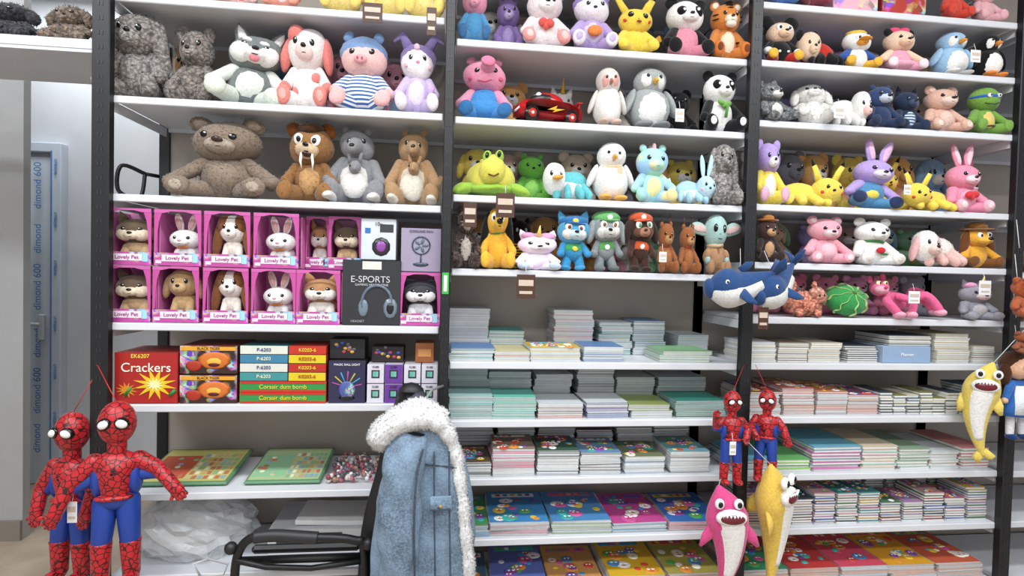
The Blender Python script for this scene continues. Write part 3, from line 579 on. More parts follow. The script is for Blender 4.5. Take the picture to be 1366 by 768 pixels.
sit('plush_alien_in_robe',2.285,z,.245,.20,'p:b08660',None,None,ear='w',earin='p:d8b8b0',hc='p:a6cac4',hand='p:9fc3bd',feet='p:a87c58',ex=yoda,eyer=.05,nose='p:8ab0a8',nr=.7,hs=1.35)
# ---------------------------------------------------------------- R0/R1
z=ZR[0]
for x,c in((2.52,'p:4a7ac0'),(2.66,'p:8a3a4a'),(3.3,'p:d8402c'),(3.45,'p:e8b0b8')): sit('plush_bear',x,z,.17,.12,c,None,WH,ear='r')
pbox('art_set_box',2.86,.03,z,.2,.2,.16,'k:e0a8b8:30','b:d898b0'); pbox('craft_set_box',3.08,.03,z,.2,.2,.12,'k:b0342c:30','b:9a2c28')
z=ZR[1]
def mick(b,f,q): b.e2(f(.24,0,.24),q((.14,.05,.14)),PB); b.ell(f(0,.06,.06),q((.27,.2,.2)),PB); b.e2((.09,-.2,.24),(.03,.02,.03),'g:f4f4f4')
sit('plush_mouse_in_shorts',2.535,z,.18,.15,PB,None,'p:f0c8a8',ear=None,hc='p:f0cdb0',leg='p:c9241c',feet='p:e8b020',hand=WH,ex=mick,wh=True)
lying('plush_mouse_lying',2.71,z,.14,.18,'p:c9241c',hc='p:f0cdb0',leg=PB,muz='p:f0c8a8',ear='r',earc=PB,side=-1)
sit('plush_sailor_duck',2.885,z,.155,.165,'p:f0efec',None,'p:f0a020',ear=None,hc=WH,arm='p:2f5aa8',leg='p:e8b020',feet='p:e8b020',ex=lambda b,f,q:(b.ell(f(0,.02,.2),q((.2,.18,.08)),'p:e8c030'),bill('p:f0a020')(b,f,q)),nose=None,sp=.05,wh=True)
sit('plush_mouse_in_dress',3.075,z,.18,.19,'p:e9a0b8',None,'p:f0c8a8',ear='r',earc=PB,hc='p:f0cdb0',arm='p:f0cdb0',feet='p:f2d8e0',sp=.08,ex=lambda b,f,q:(b.e2(f(.09,-.02,.25),q((.1,.05,.07)),'p:e84a7a'),b.ell((0,-.02,.16),(.33,.28,.12),'p:f0a8c0')))
sit('plush_koala',3.215,z,.17,.13,'p:9a8a80','p:c8bcb0',None,ear='r',y=.15)
penguin('plush_penguin',3.33,z,.205,.17,'p:9cc4e4',belly=WH,hood='p:9cc4e4',feet='p:e8e8e8')
penguin('plush_penguin',3.497,z,.205,.14,'p:17181c',beak='p:ee8a1c',feet='p:ee8a1c')
z=ZR[2]
sit('plush_raccoon',2.53,z,.18,.165,'c:7d7f82','p:e8e6e2','p:e8e6e2',ear='p',fur=(1500,.009),rot=(0,-12,20))
sit('plush_lamb',2.71,z,.18,.17,'p:e4e1db','p:efece6',WH,ear='f',fur=(2500,.008),rot=(-25,0,-15))
lying('plush_seal',2.865,z,.145,.15,'p:eceae6',muz='p:f4c8c0',ear=None,side=1)
sit('plush_shark_suit_doll',2.995,z,.175,.14,'p:2d3c62',None,'p:c8d0dc',ear='sr',hc='p:324470',feet='p:26324e',ex=lambda b,f,q:b.ell(f(0,-.08,-.03),q((.18,.15,.15)),'p:b8c8d8'))
sit('plush_dragon',3.135,z,.185,.13,'p:26344f','s:30507a:c8d8e8:26','p:3a4a68',ear='p',y=.05)
sit('plush_bear',3.29,z,.19,.175,'p:dcae9a','p:e8c4b4','p:f0d4c8',ear='r',earin='p:e8c0b0',pad='p:f0d4c8',fur=(1800,.005))
def ninja(b,f,q): b.ell(f(0,-.015,.035),q((.267,.225,.07)),'p:2d62c0'); b.e2(f(.1,-.21,.04),q((.05,.03,.04)),'g:f6f6f6'); b.e2(f(.095,-.235,.04),q((.02,.012,.02)),BK); b.tube([f(-.14,-.17,-.09),f(0,-.225,-.13),f(.14,-.17,-.09)],.01,'g:2a4a1c',6); b.ell((0,.1,.3),(.24,.15,.27),'p:6a4a2a'); b.ell((0,-.01,.15),(.25,.22,.035),'p:6a3a20')
sit('plush_turtle_in_mask',3.48,z,.19,.17,'p:74a43e','p:e3c96a',None,ear=None,eyes=None,nose=None,ex=ninja,sp=.06,hs=1.15)
# R3
z=ZR[3]
sit('plush_bunny_in_overalls',2.505,z,.255,.12,'p:f0d84a','p:f4f0ee','p:f4eef4',ear='r',hc='p:b39ad8',feet='p:e8b0c8')
lying('plush_yellow_mouse_lying',2.705,z,.185,.25,'p:f6da48',ear='pk',cheek='p:e0402c',side=1,nose=BK,y=.03)
sit('plush_bunny_in_overalls',2.96,z,.29,.23,'p:4f8ebc',None,'p:e8dcf2',ear='l',earin='p:e8b8d8',hc='p:b59cdc',arm='p:b59cdc',leg='p:4f8ebc',feet='p:2d3c62',sp=.05,rot=(0,10,0),y=.015,hs=1.15,ex=lambda b,f,q:b.ell((0,-.1,.25),(.14,.13,.13),'p:f0d84a'))
sit('plush_yellow_mouse',3.15,z,.265,.18,'p:f4d23a',None,None,ear='pk',cheek='p:e0402c',y=.12,ex=pika)
lying('plush_yellow_mouse_lying',3.215,z,.17,.22,'p:f6d844',ear='pk',cheek='p:e0402c',side=-1,nose=BK,y=.02)
sit('plush_pink_rabbit',3.405,z,.30,.17,'p:ee8fae','p:f4aac4','p:f8d4de',ear='l',earin='p:f8d0dc',feet='p:f4b4c6',pad='p:f8d8e0',ex=heart('p:e0303a'),hs=1.15)
sit('plush_pink_rabbit',3.53,z,.26,.11,'p:e87a98','p:f2a8c0','p:f8d4de',ear='l',y=.09,ex=heart('p:c8202c'))
# R4
z=ZR[4]
sit('plush_mouse_with_hat',2.505,z,.185,.10,'p:3a2c2c','p:c89a70','p:c89a70',ear='r',hc='p:4a3430',ex=lambda b,f,q:(b.ell(f(0,0,.2),q((.3,.26,.03)),'p:b8742e'),b.ell(f(0,0,.25),q((.17,.16,.1)),'p:b8742e')))
sit('plush_dog',2.615,z,.18,.12,'p:8a6a52','p:c8b098',ear='f',y=.11)
sit('plush_pink_bear',2.775,z,.198,.19,'p:f0a6b6','p:f6c0cc','p:f8d4da',ear='r',earin='p:f8d4da',pad='p:f8d4da',fur=(2000,.005),sp=.03)
sit('plush_white_bear',2.99,z,.198,.19,'p:f1efec',None,'p:f6f4f2',ear='r',pad='p:e8dcd8',fur=(2000,.005),ex=lambda b,f,q:(b.ell((0,-.02,.52),(.19,.18,.04),'p:3f8a4a'),b.ell((.03,-.25,.3),(.07,.05,.07),'p:d0202c'),b.ell((.1,-.24,.22),(.06,.03,.03),'p:3f8a4a')))
sit('plush_chick',3.13,z,.19,.14,'p:f2c42e',None,'p:ee8a2a',ear=None,y=.15)
lying('plush_lamb_lying',3.28,z,.145,.22,'p:f3eae4',hc='p:f6f0ea',muz='p:f4d0c8',ear='f',earc='p:efb8b8',leg='p:f0c0b8',side=-1,fur=(2500,.007),y=.015)
def safari(b,f,q): b.ell(f(0,0,.18),q((.33,.3,.03)),'p:8a5a24'); b.ell(f(0,0,.24),q((.19,.18,.12)),'p:8a5a24')
sit('plush_hound_with_hat',3.48,z,.198,.17,'p:e8a61e',None,'p:f4bc38',ear='ff',earc='p:6a3c18',wh=True,ex=safari,leg='p:7a4a1e',nr=1.5,muzr=(.13,.17,.09),sp=.05)
# R5
z=ZR[5]
b=B(18); b.ell((0,0,.3),(.5,.3,.3),'c:e08a72'); b.ell((.3,-.1,.5),(.25,.22,.22),'c:e09884'); b.tube([(-.4,0,.3),(-.7,-.1,.5),(-.8,-.1,.8)],[.15,.14,.05],'c:e08a72'); b.e2((.25,-.2,.1),(.12,.12,.1),'c:e08a72'); b.ell((.35,-.31,.52),(.03,.02,.03),BK); b.ell((.22,-.31,.52),(.03,.02,.03),BK); b.e2((.3,0,.75),(.07,.04,.12),'c:e08a72'); b.fit('plush_squirrel',2.66,z,.14,.19,.03,fur=(1800,.010))
b=B(32); b.ell((0,0,0),(1,1,.8),'p:2f944a',n=40)
for k in range(8):
    a=k*math.pi/4; pts=[(1.015*math.cos(t)*math.cos(a+.08*math.sin(9*t)),1.015*math.cos(t)*math.sin(a+.08*math.sin(9*t)),.815*math.sin(t)) for t in np.linspace(-1.45,1.45,24)]
    b.tube(pts,[.02+.07*math.cos(t) for t in np.linspace(-1.45,1.45,24)],'p:bfe08a',8,.25)
b.ell((0,0,.82),(.1,.1,.05),'p:5a6a2a'); b.fit('plush_watermelon',2.885,z,.135,.17,.03,(55,0,0),wob=0)
for x,c in((2.60,'p:d8809a'),(2.77,'p:ea6f98'),(2.92,'p:ef8fb0'),(3.07,'p:e9a0c8'),(3.22,'p:e88aa8'),(3.36,'p:9a9aa4')): sit('plush_bunny',x,z,.182,.16,c,None,'p:f4c0d0',ear='r',y=.17)
b=B(16); PK='p:ee6298'
b.ell((0,.05,.3),(.28,.15,.14),PK,(0,18,0)); b.ell((-.38,-.08,.5),(.17,.14,.13),PK); b.ell((-.43,-.2,.46),(.12,.1,.07),'p:f4a8c0'); b.ell((-.43,-.3,.49),(.035,.02,.025),'p:c8305a'); b.ell((-.46,-.16,.57),(.05,.04,.045),'g:f4f0b0'); b.ell((-.34,-.17,.58),(.05,.04,.045),'g:f4f0b0'); b.ell((-.45,-.2,.57),(.015,.015,.02),BK); b.ell((-.34,-.21,.58),(.015,.015,.02),BK)
b.ell((-.5,-.02,.64),(.05,.03,.07),PK); b.ell((-.27,-.02,.66),(.05,.03,.07),PK)
for pts in([(-.2,-.05,.4),(-.35,-.25,.25),(-.2,-.33,.06)],[(-.05,-.1,.35),(.05,-.3,.28),(-.02,-.36,.08)],[(.2,0,.25),(.4,-.2,.4),(.55,-.3,.12)],[(.22,.05,.22),(.5,-.02,.3),(.62,-.15,.1)]): b.tube(arc(pts,6),.065,PK,10); b.ell(pts[-1],(.09,.11,.06),'p:f4a8c0')
b.tube(arc([(.25,.1,.3),(.45,.15,.5),(.62,.1,.45)],6),.03,PK,8); b.fit('plush_lanky_cat',3.15,z,.19,.29,.0)
sit('plush_unicorn',3.475,z,.175,.165,'p:9a9aa6','p:c8c4cc','p:e8c8d0',ear='p',ex=uni,hs=1.15)
# second row of toys standing behind the front row
FC=['p:e0c4b0','p:b8a0d8','p:f0a8b8','p:90b8dc','p:e0a860','p:eee6de','p:b0948a','p:f0d458','p:8abc90','p:74747e']
def back(z,xs,kinds=('bear','bunny','puppy')):
    for x in xs:
        k=random.choice(kinds); c=random.choice(FC); sit('plush_'+k,x,z,gap(x,z)*random.uniform(.90,.99),.17,c,random.choice(FC),random.choice([WH,c]),ear={'bear':'r','bunny':'sr','puppy':'f'}[k],y=.21,hs=1.25)
back(ZM[0],(1.36,1.5,1.66,1.85,2.04,2.22)); back(ZM[1],(1.46,1.92)); back(ZM[2],(1.32,1.45,1.76,1.93,2.11,2.24)); back(ZM[3],(1.34,1.63,1.77,1.9,2.03,2.14))
back(ZR[1],(2.62,2.8,2.98,3.12,3.42)); back(ZR[2],(2.62,2.78,2.93,3.07,3.21,3.38)); back(ZR[3],(2.6,2.76,2.88,3.05,3.30,3.48)); back(ZR[4],(2.68,2.88,3.04,3.22,3.37)); back(ZL[0],(.16,.57,.77,.98)); 
for zz,cs in((ZR[3],('p:c8562a','p:e0a080')),(ZR[4]-.01,('p:8a4a2a','p:c86a3a')),(1.25,('p:a85a34','p:5a3a2a')),(2.04,('p:6a8ac8','p:e8b0c0')),(2.28,('p:3a3a44','p:c0a0d0'))):
    for i,c in enumerate(cs): sit('plush_bear',3.72+.17*i,zz,.17,.15,c,None,WH,ear='r')
# ---------------------------------------------------------------- hanging things
def hero(name,x,y,ztop,h,rz,armr,arml,string):
    b=B(20); R='w:b8141f'; U='n:1d409a'
    b.cap((0,0,.60),(0,0,.48),.095,.07,R); b.ell((0,-.005,.63),(.115,.072,.075),R); b.e2((.082,.005,.56),(.038,.06,.1),U); b.ell((0,0,.45),(.09,.072,.06),U); b.ell((0,-.045,.47),(.09,.04,.018),R)
    b.ell((0,0,.85),(.088,.086,.115),R,n=26); b.cap((0,0,.68),(0,0,.76),.045,.045,R)
    b.ell((0,-.084,.61),(.013,.01,.02),BK)
    for s in(-1,1):
        for dz in(-.012,.012): b.tube([(0,-.084,.61),(s*.025,-.082,.61+dz),(s*.032,-.078,.61+dz*2.6)],.0035,BK,6)
        b.ell((s*.040,-.074,.862),(.038,.022,.031),BK,(0,s*30,s*24)); b.ell((s*.040,-.084,.862),(.029,.020,.022),'g:f8f8f8',(0,s*30,s*24))
        b.cap((s*.05,0,.43),(s*.065,-.01,.22),.06,.047,U); b.cap((s*.065,-.01,.21),(s*.07,-.005,.05),.05,.042,R); b.ell((s*.07,-.04,.03),(.042,.075,.032),R); b.ell((s*.066,-.01,.22),(.052,.052,.02),R)
    for s,(e,hn) in((-1,armr),(1,arml)):
        sh=(s*.10,0,.65); b.cap(sh,e,.045,.038,R); b.cap(np.array(sh)*.9+np.array([0,.01,-.012]),np.array(e)+np.array([0,.012,-.024]),.042,.036,U)
        b.cap(e,hn,.037,.034,R); d=np.array(hn)-np.array(e); d/=np.linalg.norm(d); pd=np.cross(d,(0,1,0)); P=np.array(hn)+d*.02; b.ell(P,(.036,.025,.036),R)
        for k,l in((-1.4,.04),(-.5,.052),(.4,.054),(1.3,.045)): b.cap(P+pd*k*.014,P+pd*k*.02+d*l,.011,.009,R,8)
        b.cap(P-pd*.02,P-pd*.05+d*.015,.012,.01,R,8)
    b.tube([(0,0,.95),string],[.0025,.0025],'b:c02a2a',5)
    V=np.vstack(b.V); V=V*h
    if rz: V=V@rotm(0,0,rz).T
    return b.make(name,(x,y,ztop-.965*h),V)
hero('superhero_doll',.12,-.14,.945,.635,14,((-.2,-.02,.55),(-.25,-.05,.42)),((.19,-.02,.6),(.28,-.07,.5)),(-.14,.18,1.13))
hero('superhero_doll',-.08,-.04,.885,.61,-12,((-.17,-.02,.52),(-.16,-.06,.40)),((.17,-.04,.54),(.16,-.08,.42)),(.12,.0,1.15))
hero('superhero_doll',2.30,-.12,.975,.37,-5,((-.17,-.02,.6),(-.2,-.09,.72)),((.16,-.02,.58),(.12,-.09,.5)),(.2,.2,1.2))
hero('superhero_doll',2.455,-.10,.975,.37,-35,((-.15,-.03,.56),(-.1,-.1,.5)),((.16,-.02,.58),(.2,-.05,.48)),(-.14,.12,1.2))
def shark(name,x,y,z0,h,c,side=1,rz=0,string=(0,0,0),ry=0,fin=1.,wd=1.):
    b=B(20); n=34; pts=[];rad=[]
    for i in range(n):
        t=i/(n-1); pts.append((side*.12*math.sin(t*2.7),0,1-t)); rad.append(wd*max(.012,.19*math.sin(min(1,(t+.015)*3.0)*math.pi/2)*(1-max(0,t-.32)/.72)**.85))
    b.tube(pts,rad,c,24,.85)
    b.tube([(p[0],p[1]-rad[i]*.22,p[2]) for i,p in enumerate(pts)][8:28],[r*.80 for r in rad][8:28],WH,18,.85)
    mz=.76; R=.19*wd
    b.ell((pts[8][0],-R*.72,mz),(R*.74,R*.30,.075),'p:f2f2f0'); b.ell((pts[8][0],-R*.84,mz),(R*.6,R*.24,.05),'g:6a1826')
    for k in range(-3,4): b.tube([(pts[8][0]+k*R*.16,-R*1.08+abs(k)*.006,mz+.045),(pts[8][0]+k*R*.16,-R*1.09+abs(k)*.006,mz+.02)],[.012,.002],'g:ffffff',6)
    ex=pts[5][0]; b.ell((ex-.085*wd,-R*.72,.885),(.042,.03,.048),'g:f8f8f8'); b.ell((ex+.085*wd,-R*.72,.885),(.042,.03,.048),'g:f8f8f8'); b.ell((ex-.085*wd,-R*.86,.885),(.022,.014,.028),BK); b.ell((ex+.085*wd,-R*.86,.885),(.022,.014,.028),BK)
    px=pts[12][0]
    for s in(-1,1): b.tube([(px+s*.12*wd,0,.62),(px+s*(.12*wd+.1*fin),-.03,.54),(px+s*(.12*wd+.16*fin),-.04,.46)],[.07,.05,.015],c,10,.4)
    b.tube([(px,.1,.65),(px,.2,.58),(px,.24,.52)],[.08,.05,.015],c,10,.4)
    e=pts[-1]; b.tube([(e[0],0,.07),(e[0]+.07,0,.0),(e[0]+.14*fin,0,-.02)],[.035,.045,.012],c,10,.4); b.tube([(e[0],0,.07),(e[0]-.05,0,-.02),(e[0]-.09*fin,0,-.07)],[.035,.045,.012],c,10,.4)
    V=np.vstack(b.V); V=(V-np.array([0,0,V[:,2].min()])); V*=h/V[:,2].max()
    b.V=[V]; b.tube([(0,0,h*.99),string],[.0015,.0015],'b:d8d8d8',5); V=np.vstack(b.V)@rotm(0,ry,rz).T
    return b.make(name,(x,y,z0),V)
shark('plush_pink_shark',2.245,-.14,.17,.45,'p:e04a8c',1,-6,(.1,.12,.6),fin=.9)
shark('plush_yellow_shark',2.46,-.13,.165,.53,'p:eac448',1,38,(-.06,.08,.62),fin=.5,wd=.85)
shark('plush_yellow_shark',3.42,-.11,.67,.42,'p:ead05a',-1,-38,(.14,.1,.6),fin=.45,wd=.85)
def whale(name,x,y,z0,L,rz,ry=0):
    b=B(22); c='p:284a7e'
    n=26; pts=[];rad=[]
    for i in range(n):
        t=i/(n-1); pts.append((-.5+t*1.0,0,.25+.34*max(0,t-.45)**1.2)); rad.append(max(.02,.275*math.sin(min(1,t*3.2+.12)*math.pi/2)*(1-max(0,t-.35)/.70)))
    b.tube(pts,rad,c,24,.95); b.ell((-.46,0,.25),(.09,.14,.15),c)
    b.tube([(p[0]+.01,-.03,p[2]-.075) for p in pts][1:20],[r*.85 for r in rad][1:20],'p:dcdcda',20,1.)
    b.ell((-.26,-.235,.33),(.03,.02,.035),'g:f4f4f4'); b.ell((-.26,-.252,.33),(.016,.012,.02),BK); b.ell((-.26,.235,.33),(.03,.02,.035),'g:f4f4f4')
    for s in(-1,1): b.tube([(-.08,s*.2,.18),(.0,s*.32,.06),(.08,s*.36,0)],[.08,.06,.015],c,10,.4)
    b.tube([(.02,0,.46),(.12,0,.56),(.19,0,.58)],[.08,.05,.015],c,10,.45)
    for s in(-1,1): b.tube([(.47,0,.40),(.57,s*.08,.50),(.58,s*.19,.60)],[.05,.08,.015],c,10,.45)
    b.tube([(0,0,.45),(.05,.1,.8)],[.004,.004],'b:d8d8d8',5)
    V=np.vstack(b.V)*L; V=V@rotm(0,ry,rz).T; return b.make(name,(x,y,z0),V)
whale('plush_blue_whale',2.29,-.19,1.315,.25,-12,-6); whale('plush_blue_whale',2.455,-.16,1.33,.24,20,-24)
b=B(16); SK='p:eab896'
b.ell((0,0,.83),(.14,.13,.14),SK,n=20); b.ell((0,.04,.87),(.165,.14,.14),'p:4a2c1a',n=20); b.e2((.14,.02,.75),(.05,.07,.13),'p:4a2c1a'); b.e2((.05,-.125,.84),(.016,.01,.02),BK); b.tube([(-.03,-.13,.775),(0,-.135,.765),(.03,-.13,.775)],.006,'p:c04a50',6); b.ell((0,-.135,.81),(.012,.012,.01),SK)
b.tube([(0,0,.68),(0,0,.55),(0,0,.4),(0,0,.28)],[.06,.1,.16,.2],'p:2f6ab8',20,.7); b.tube([(0,-.04,.62),(0,-.07,.3)],[.06,.14],'p:eaf0f6',14,.5)
b.cap2((.08,0,.64),(.2,-.05,.48),.045,.035,'p:2f6ab8'); b.e2((.22,-.06,.46),(.035,.035,.035),SK); b.cap2((.07,0,.3),(.08,-.01,.08),.045,.04,'p:eaeaf0'); b.e2((.08,-.03,.04),(.045,.07,.035),'p:1c3a78'); b.tube([(0,0,.95),(.05,.1,1.3)],[.004,.004],'b:d8d8d8',5)
b.make('rag_doll',(3.545,-.1,.77),np.vstack(b.V)*.36)
for i,(zz,c) in enumerate(((1.42,'p:a84f2a'),(1.275,'p:b85a2c'),(1.13,'p:98522e'))):
    o=sit('plush_monkey',3.555,zz,.155,.15,c,'p:c87a4a','p:d8a078',ear='r',y=-.12,fur=(1200,.007),sp=.06)
    bb=B(); bb.tube([(3.56,-.07,zz+.14),(3.58,-.035,zz+.26)],.0015,'b:d8d8d8',5); s_=bb.raw('hanging_string'); s_.parent=o; s_.matrix_parent_inverse=mathutils.Matrix.Translation(-o.location)
def tag(x,y,z,w=.06,h=.085,c='b:4a2c1e',rot=0):
    b=B(); b.box((0,0,-h/2),(w,.002,h),c,(0,rot,0),.0008); b.box((0,-.0015,-h*.35),(w*.8,.001,h*.25),'b:c8b8a8',(0,rot,0)); b.box((0,-.0015,-h*.75),(w*.7,.001,h*.12),'b:c8b8a8',(0,rot,0)); b.tube([(0,0,0),(0,.01,.03)],.001,'b:e8e8e8',4); b.make('price_tag',(x,y,z),np.vstack(b.V))
for a in((.92,-.06,2.36,.07,.07),(1.13,-.06,2.36,.035,.1),(1.415,-.06,1.70,.07,.09),(1.50,-.06,1.40,.07,.09),(1.285,-.06,1.66,.05,.09),(2.36,-.21,1.30,.04,.08)): tag(*a)
for a in((2.08,-.06,2.05,.035,.05),(3.33,-.06,2.36,.045,.05),(2.74,-.06,2.10,.045,.05),(3.42,-.06,1.42,.055,.06),(.0,-.17,.62,.03,.07),(2.27,-.19,.80,.025,.05),(3.10,-.06,1.37,.05,.05),(2.03,-.06,1.5,.03,.04),(3.05,-.06,1.80,.03,.04)): tag(*a,c='b:e9e9ec')
b=B(); b.box((1.2,-.0355,1.36),(.025,.002,.08),'b:3fae4a'); b.box((1.2,-.037,1.36),(.012,.001,.06),'b:e8f8e8'); b.raw('shelf_sticker')
b=B(); b.tube(arc([(-.05,.36,1.78),(-.11,.3,1.80),(-.12,.3,1.70),(-.06,.34,1.68),(-.05,.36,1.78)]),.008,'m:121214',8); b.tube([(-.06,.34,1.68),(-.02,.42,1.68)],.008,'m:121214',8); b.tube([(-.05,.36,1.78),(-.02,.42,1.78)],.008,'m:121214',8); b.raw('cable_clip')
# ---------------------------------------------------------------- jacket
J='d:74899e'; JD='d:3f4c5a'
b=B(); seg=72; V=[];F=[]; rows=54
for i in range(rows):
    t=i/(rows-1); zz=.90-.68*t; hw=.05+.105*min(1,t*2.4)**.55+.025*t; hd=.05+.045*t; cx=1.15-.015*t
    for j in range(seg):
        a=2*math.pi*j/seg; r=1+.035*math.sin(5*a+3*t)+.03*math.sin(9*a-6*t)*t+.02*math.sin(26*t+4*math.sin(3*a))
        V.append((cx+hw*r*math.cos(a),-.20+hd*r*math.sin(a),zz))
for i in range(rows-1):
    for j in range(seg): F.append((i*seg+j,(i+1)*seg+j,(i+1)*seg+(j+1)%seg,i*seg+(j+1)%seg))
F.append(tuple(range(seg))[::-1]); b.add(V,F,J)
sl=arc([(1.10,-.235,.86),(1.07,-.27,.74),(1.065,-.29,.57),(1.07,-.285,.40),(1.065,-.28,.25)],14); n=len(sl); V=[];F=[]
for i,p in enumerate(sl):
    t=i/(n-1)
    for j in range(40):
        a=2*math.pi*j/40; r=(.05+.022*math.sin(min(1,t*4)*math.pi/2)-.01*t)*(1+.06*math.sin(17*t+2.2*math.sin(a))+.05*math.sin(31*t-3*a)+.03*math.sin(3*a+5*t))
        V.append((p[0]+r*math.cos(a),p[1]+r*.8*math.sin(a),p[2]+.008*math.sin(2*a+20*t)))
for i in range(n-1):
    for j in range(40): F.append((i*40+j,(i+1)*40+j,(i+1)*40+(j+1)%40,i*40+(j+1)%40))
F.append(tuple(range(40))[::-1]); F.append(tuple((n-1)*40+j for j in range(40))); b.add(V,F,J)
b.tube([sl[-1]+np.array([0,0,.01]),sl[-1]+np.array([0,0,-.04])],[.066,.066],JD,24,.85)
b.tube([p+np.array([.052,-.046,0]) for p in sl[6:]],.0035,JD,6)
for xs in(1.175,1.225): b.tube(arc([(xs,-.262,.80),(xs+.005,-.287,.6),(xs+.012,-.301,.4),(xs+.012,-.304,.25)],8),.003,JD,6)
b.tube([(1.14,-.266,.76),(1.25,-.249,.74)],.003,JD,6); b.box((1.20,-.294,.64),(.075,.01,.045),J,(6,0,0),.003); b.tube([(1.165,-.30,.618),(1.235,-.30,.618)],.002,JD,6); b.ell((1.20,-.302,.63),(.006,.004,.006),'g:b08a50')
FW='h:ffffff'
pts=arc([(.995,-.22,.80),(1.0,-.23,.85),(1.05,-.24,.895),(1.12,-.24,.915),(1.19,-.24,.89),(1.24,-.23,.80),(1.265,-.23,.66),(1.285,-.23,.5),(1.30,-.23,.36),(1.31,-.23,.2)],10)
b.tube(pts,[.018+.026*min(1,i/8) if i<30 else max(.022,.044-.0012*(i-30))+.002*math.sin(i) for i in range(len(pts))],FW,18)
b.tube(arc([(1.03,-.17,.875),(1.12,-.16,.915),(1.2,-.17,.87)],8),.042,FW,14)
b.tube([(1.13,-.17,.94),(1.16,-.1,.975),(1.2,-.03,.975)],.005,'m:888888',8)
b.raw('denim_jacket_with_fur_collar',fur=(16000,.011))
b=B(); V=[];F=[]
for i in range(24):
    t=i/23; zz=.97-.78*t; hw=.035+.06*min(1,t*1.8)**.7+.02*t; cx=1.08-.055*min(1,t*1.5)
    for j in range(40):
        a=2*math.pi*j/40; r=1+.07*math.sin(5*a+4*t); V.append((cx+hw*r*math.cos(a),-.085+.045*r*math.sin(a),zz))
for i in range(23):
    for j in range(40): F.append((i*40+j,(i+1)*40+j,(i+1)*40+(j+1)%40,i*40+(j+1)%40))
F.append(tuple(range(40))[::-1]); b.add(V,F,'b:1b1b1e'); b.ell((1.085,-.09,.955),(.05,.04,.045),'b:17171a'); b.ell((1.11,-.11,.93),(.045,.035,.045),'b:2a2c38'); b.raw('black_coat')
# ---------------------------------------------------------------- books
PG=['b:dfe1df','b:d6d9d8','b:e9e9e6','b:cdd0cf']
def stack(x,z,w,H,cols,y=.02,d=.26,th=.008,jit=.006,name='notebook_stack',top=None,grp=6):
    b=B(); n=max(1,round(H/th)); gx=gy=gr=0
    for i in range(n):
        if i%grp==0: gx=random.uniform(-jit,jit); gy=random.uniform(0,jit); gr=random.uniform(-2,2)
        jx=gx+random.uniform(-.002,.002); jy=gy+random.uniform(-.002,.002); c=random.choice(cols); zc=i*th
        b.box((jx,jy,zc+th*.34),(w*.985,d*.985,th*.68),random.choice(PG),(0,0,gr)); b.box((jx,jy,zc+th*.83),(w,d,th*.3),top if (top and i==n-1) else c,(0,0,gr))
    if top: art(b,w,d,n*th+.0002,14)
    return b.make(name,(x,y+d/2+.004,z+.001),np.vstack(b.V))
TE='b:5a9c98';BL='b:5a7fb0';GR='b:7fae80';YE='b:c8b858';DK='b:333c48';WT='b:c9cfd4';PKc='b:c87890';TL='b:98bcbc'
z=ZM[4]
for a in((1.30,.17,.19,[WT],.2,.19),(1.305,.17,.05,[TE,WT,BL],.01,.18),(1.465,.15,.10,[WT,TE],.2,.18),(1.465,.14,.04,['b:c8bf90',WT,'b:b87a60'],.01,.18),(1.635,.2,.055,[YE,WT],.01,.18),(1.75,.17,.19,[WT,WT,PKc],.2,.19),(1.825,.16,.06,[WT,WT,BL],.01,.18),(1.935,.14,.14,[TE,WT],.2,.19),(2.085,.14,.15,[BL,WT],.2,.19),(2.17,.21,.045,[GR,WT],.01,.18),(2.28,.14,.09,['b:9ab0c0',WT],.2,.19)): stack(a[0],z,a[1],a[2],a[3],a[4],a[5],.005,top='b:c8b03a' if a[0]==1.635 else None)
z=ZM[5]
for a in((1.305,.17,.18,[WT,TL],.2,.19),(1.305,.17,.09,[TL,TL,TE],.01,.18),(1.48,.17,.085,[TE,'b:68b8a8'],.01,.18),(1.48,.18,.15,[WT,WT,TE],.2,.19),(1.66,.18,.06,['b:b88a8a','b:b8705a',WT],.01,.18),(1.665,.16,.14,[WT],.2,.19),(1.85,.17,.065,['b:5a78a8','b:6a5a98',WT],.01,.18),(1.85,.16,.18,[WT,WT,DK],.2,.19),(2.03,.17,.055,['b:8a9a5a',WT],.01,.18),(2.03,.17,.13,[WT,TL],.2,.19),(2.24,.21,.07,['b:2f7a6c','b:3a8a7c'],.01,.18),(2.24,.22,.13,['b:4a8a82',WT],.2,.19)): stack(a[0],z,a[1],a[2],a[3],a[4],a[5],.005)
z=ZM[6]; 
for i,x in enumerate((1.31,1.48,1.66,1.83,2.01,2.2)):
    stack(x,z,.165,(.06,.105,.1,.09,.075,.09)[i],[WT,WT,WT,random.choice([DK,BL,PKc])],.01,.2,.006,top=('b:5a4a3a','b:8a7a6a','b:3a5a4a','b:6a8ab0','b:707a5a','b:6aa0a8')[i])
    stack(x+.03 if i<5 else x,z,.16,(.13,.14,.13,.12,.13,.14)[i],[WT,DK,'b:6a4a5a'],.22,.17,.006)
z=ZM[7]
for i,(x,w) in enumerate(((1.305,.16),(1.51,.235),(1.76,.24),(2.0,.225),(2.235,.225))):
    stack(x,z,w,(.05,.055,.055,.04,.04)[i],[('b:8ab0c8','b:d8b0b8','b:a8c0a0')[i%3],WT],.008,.3,.004,top=('b:4a9058','b:3f88c0','b:4a88bc','b:c04a90','b:3a70b8')[i],name='coloring_book_stack')
z=ZM[8]
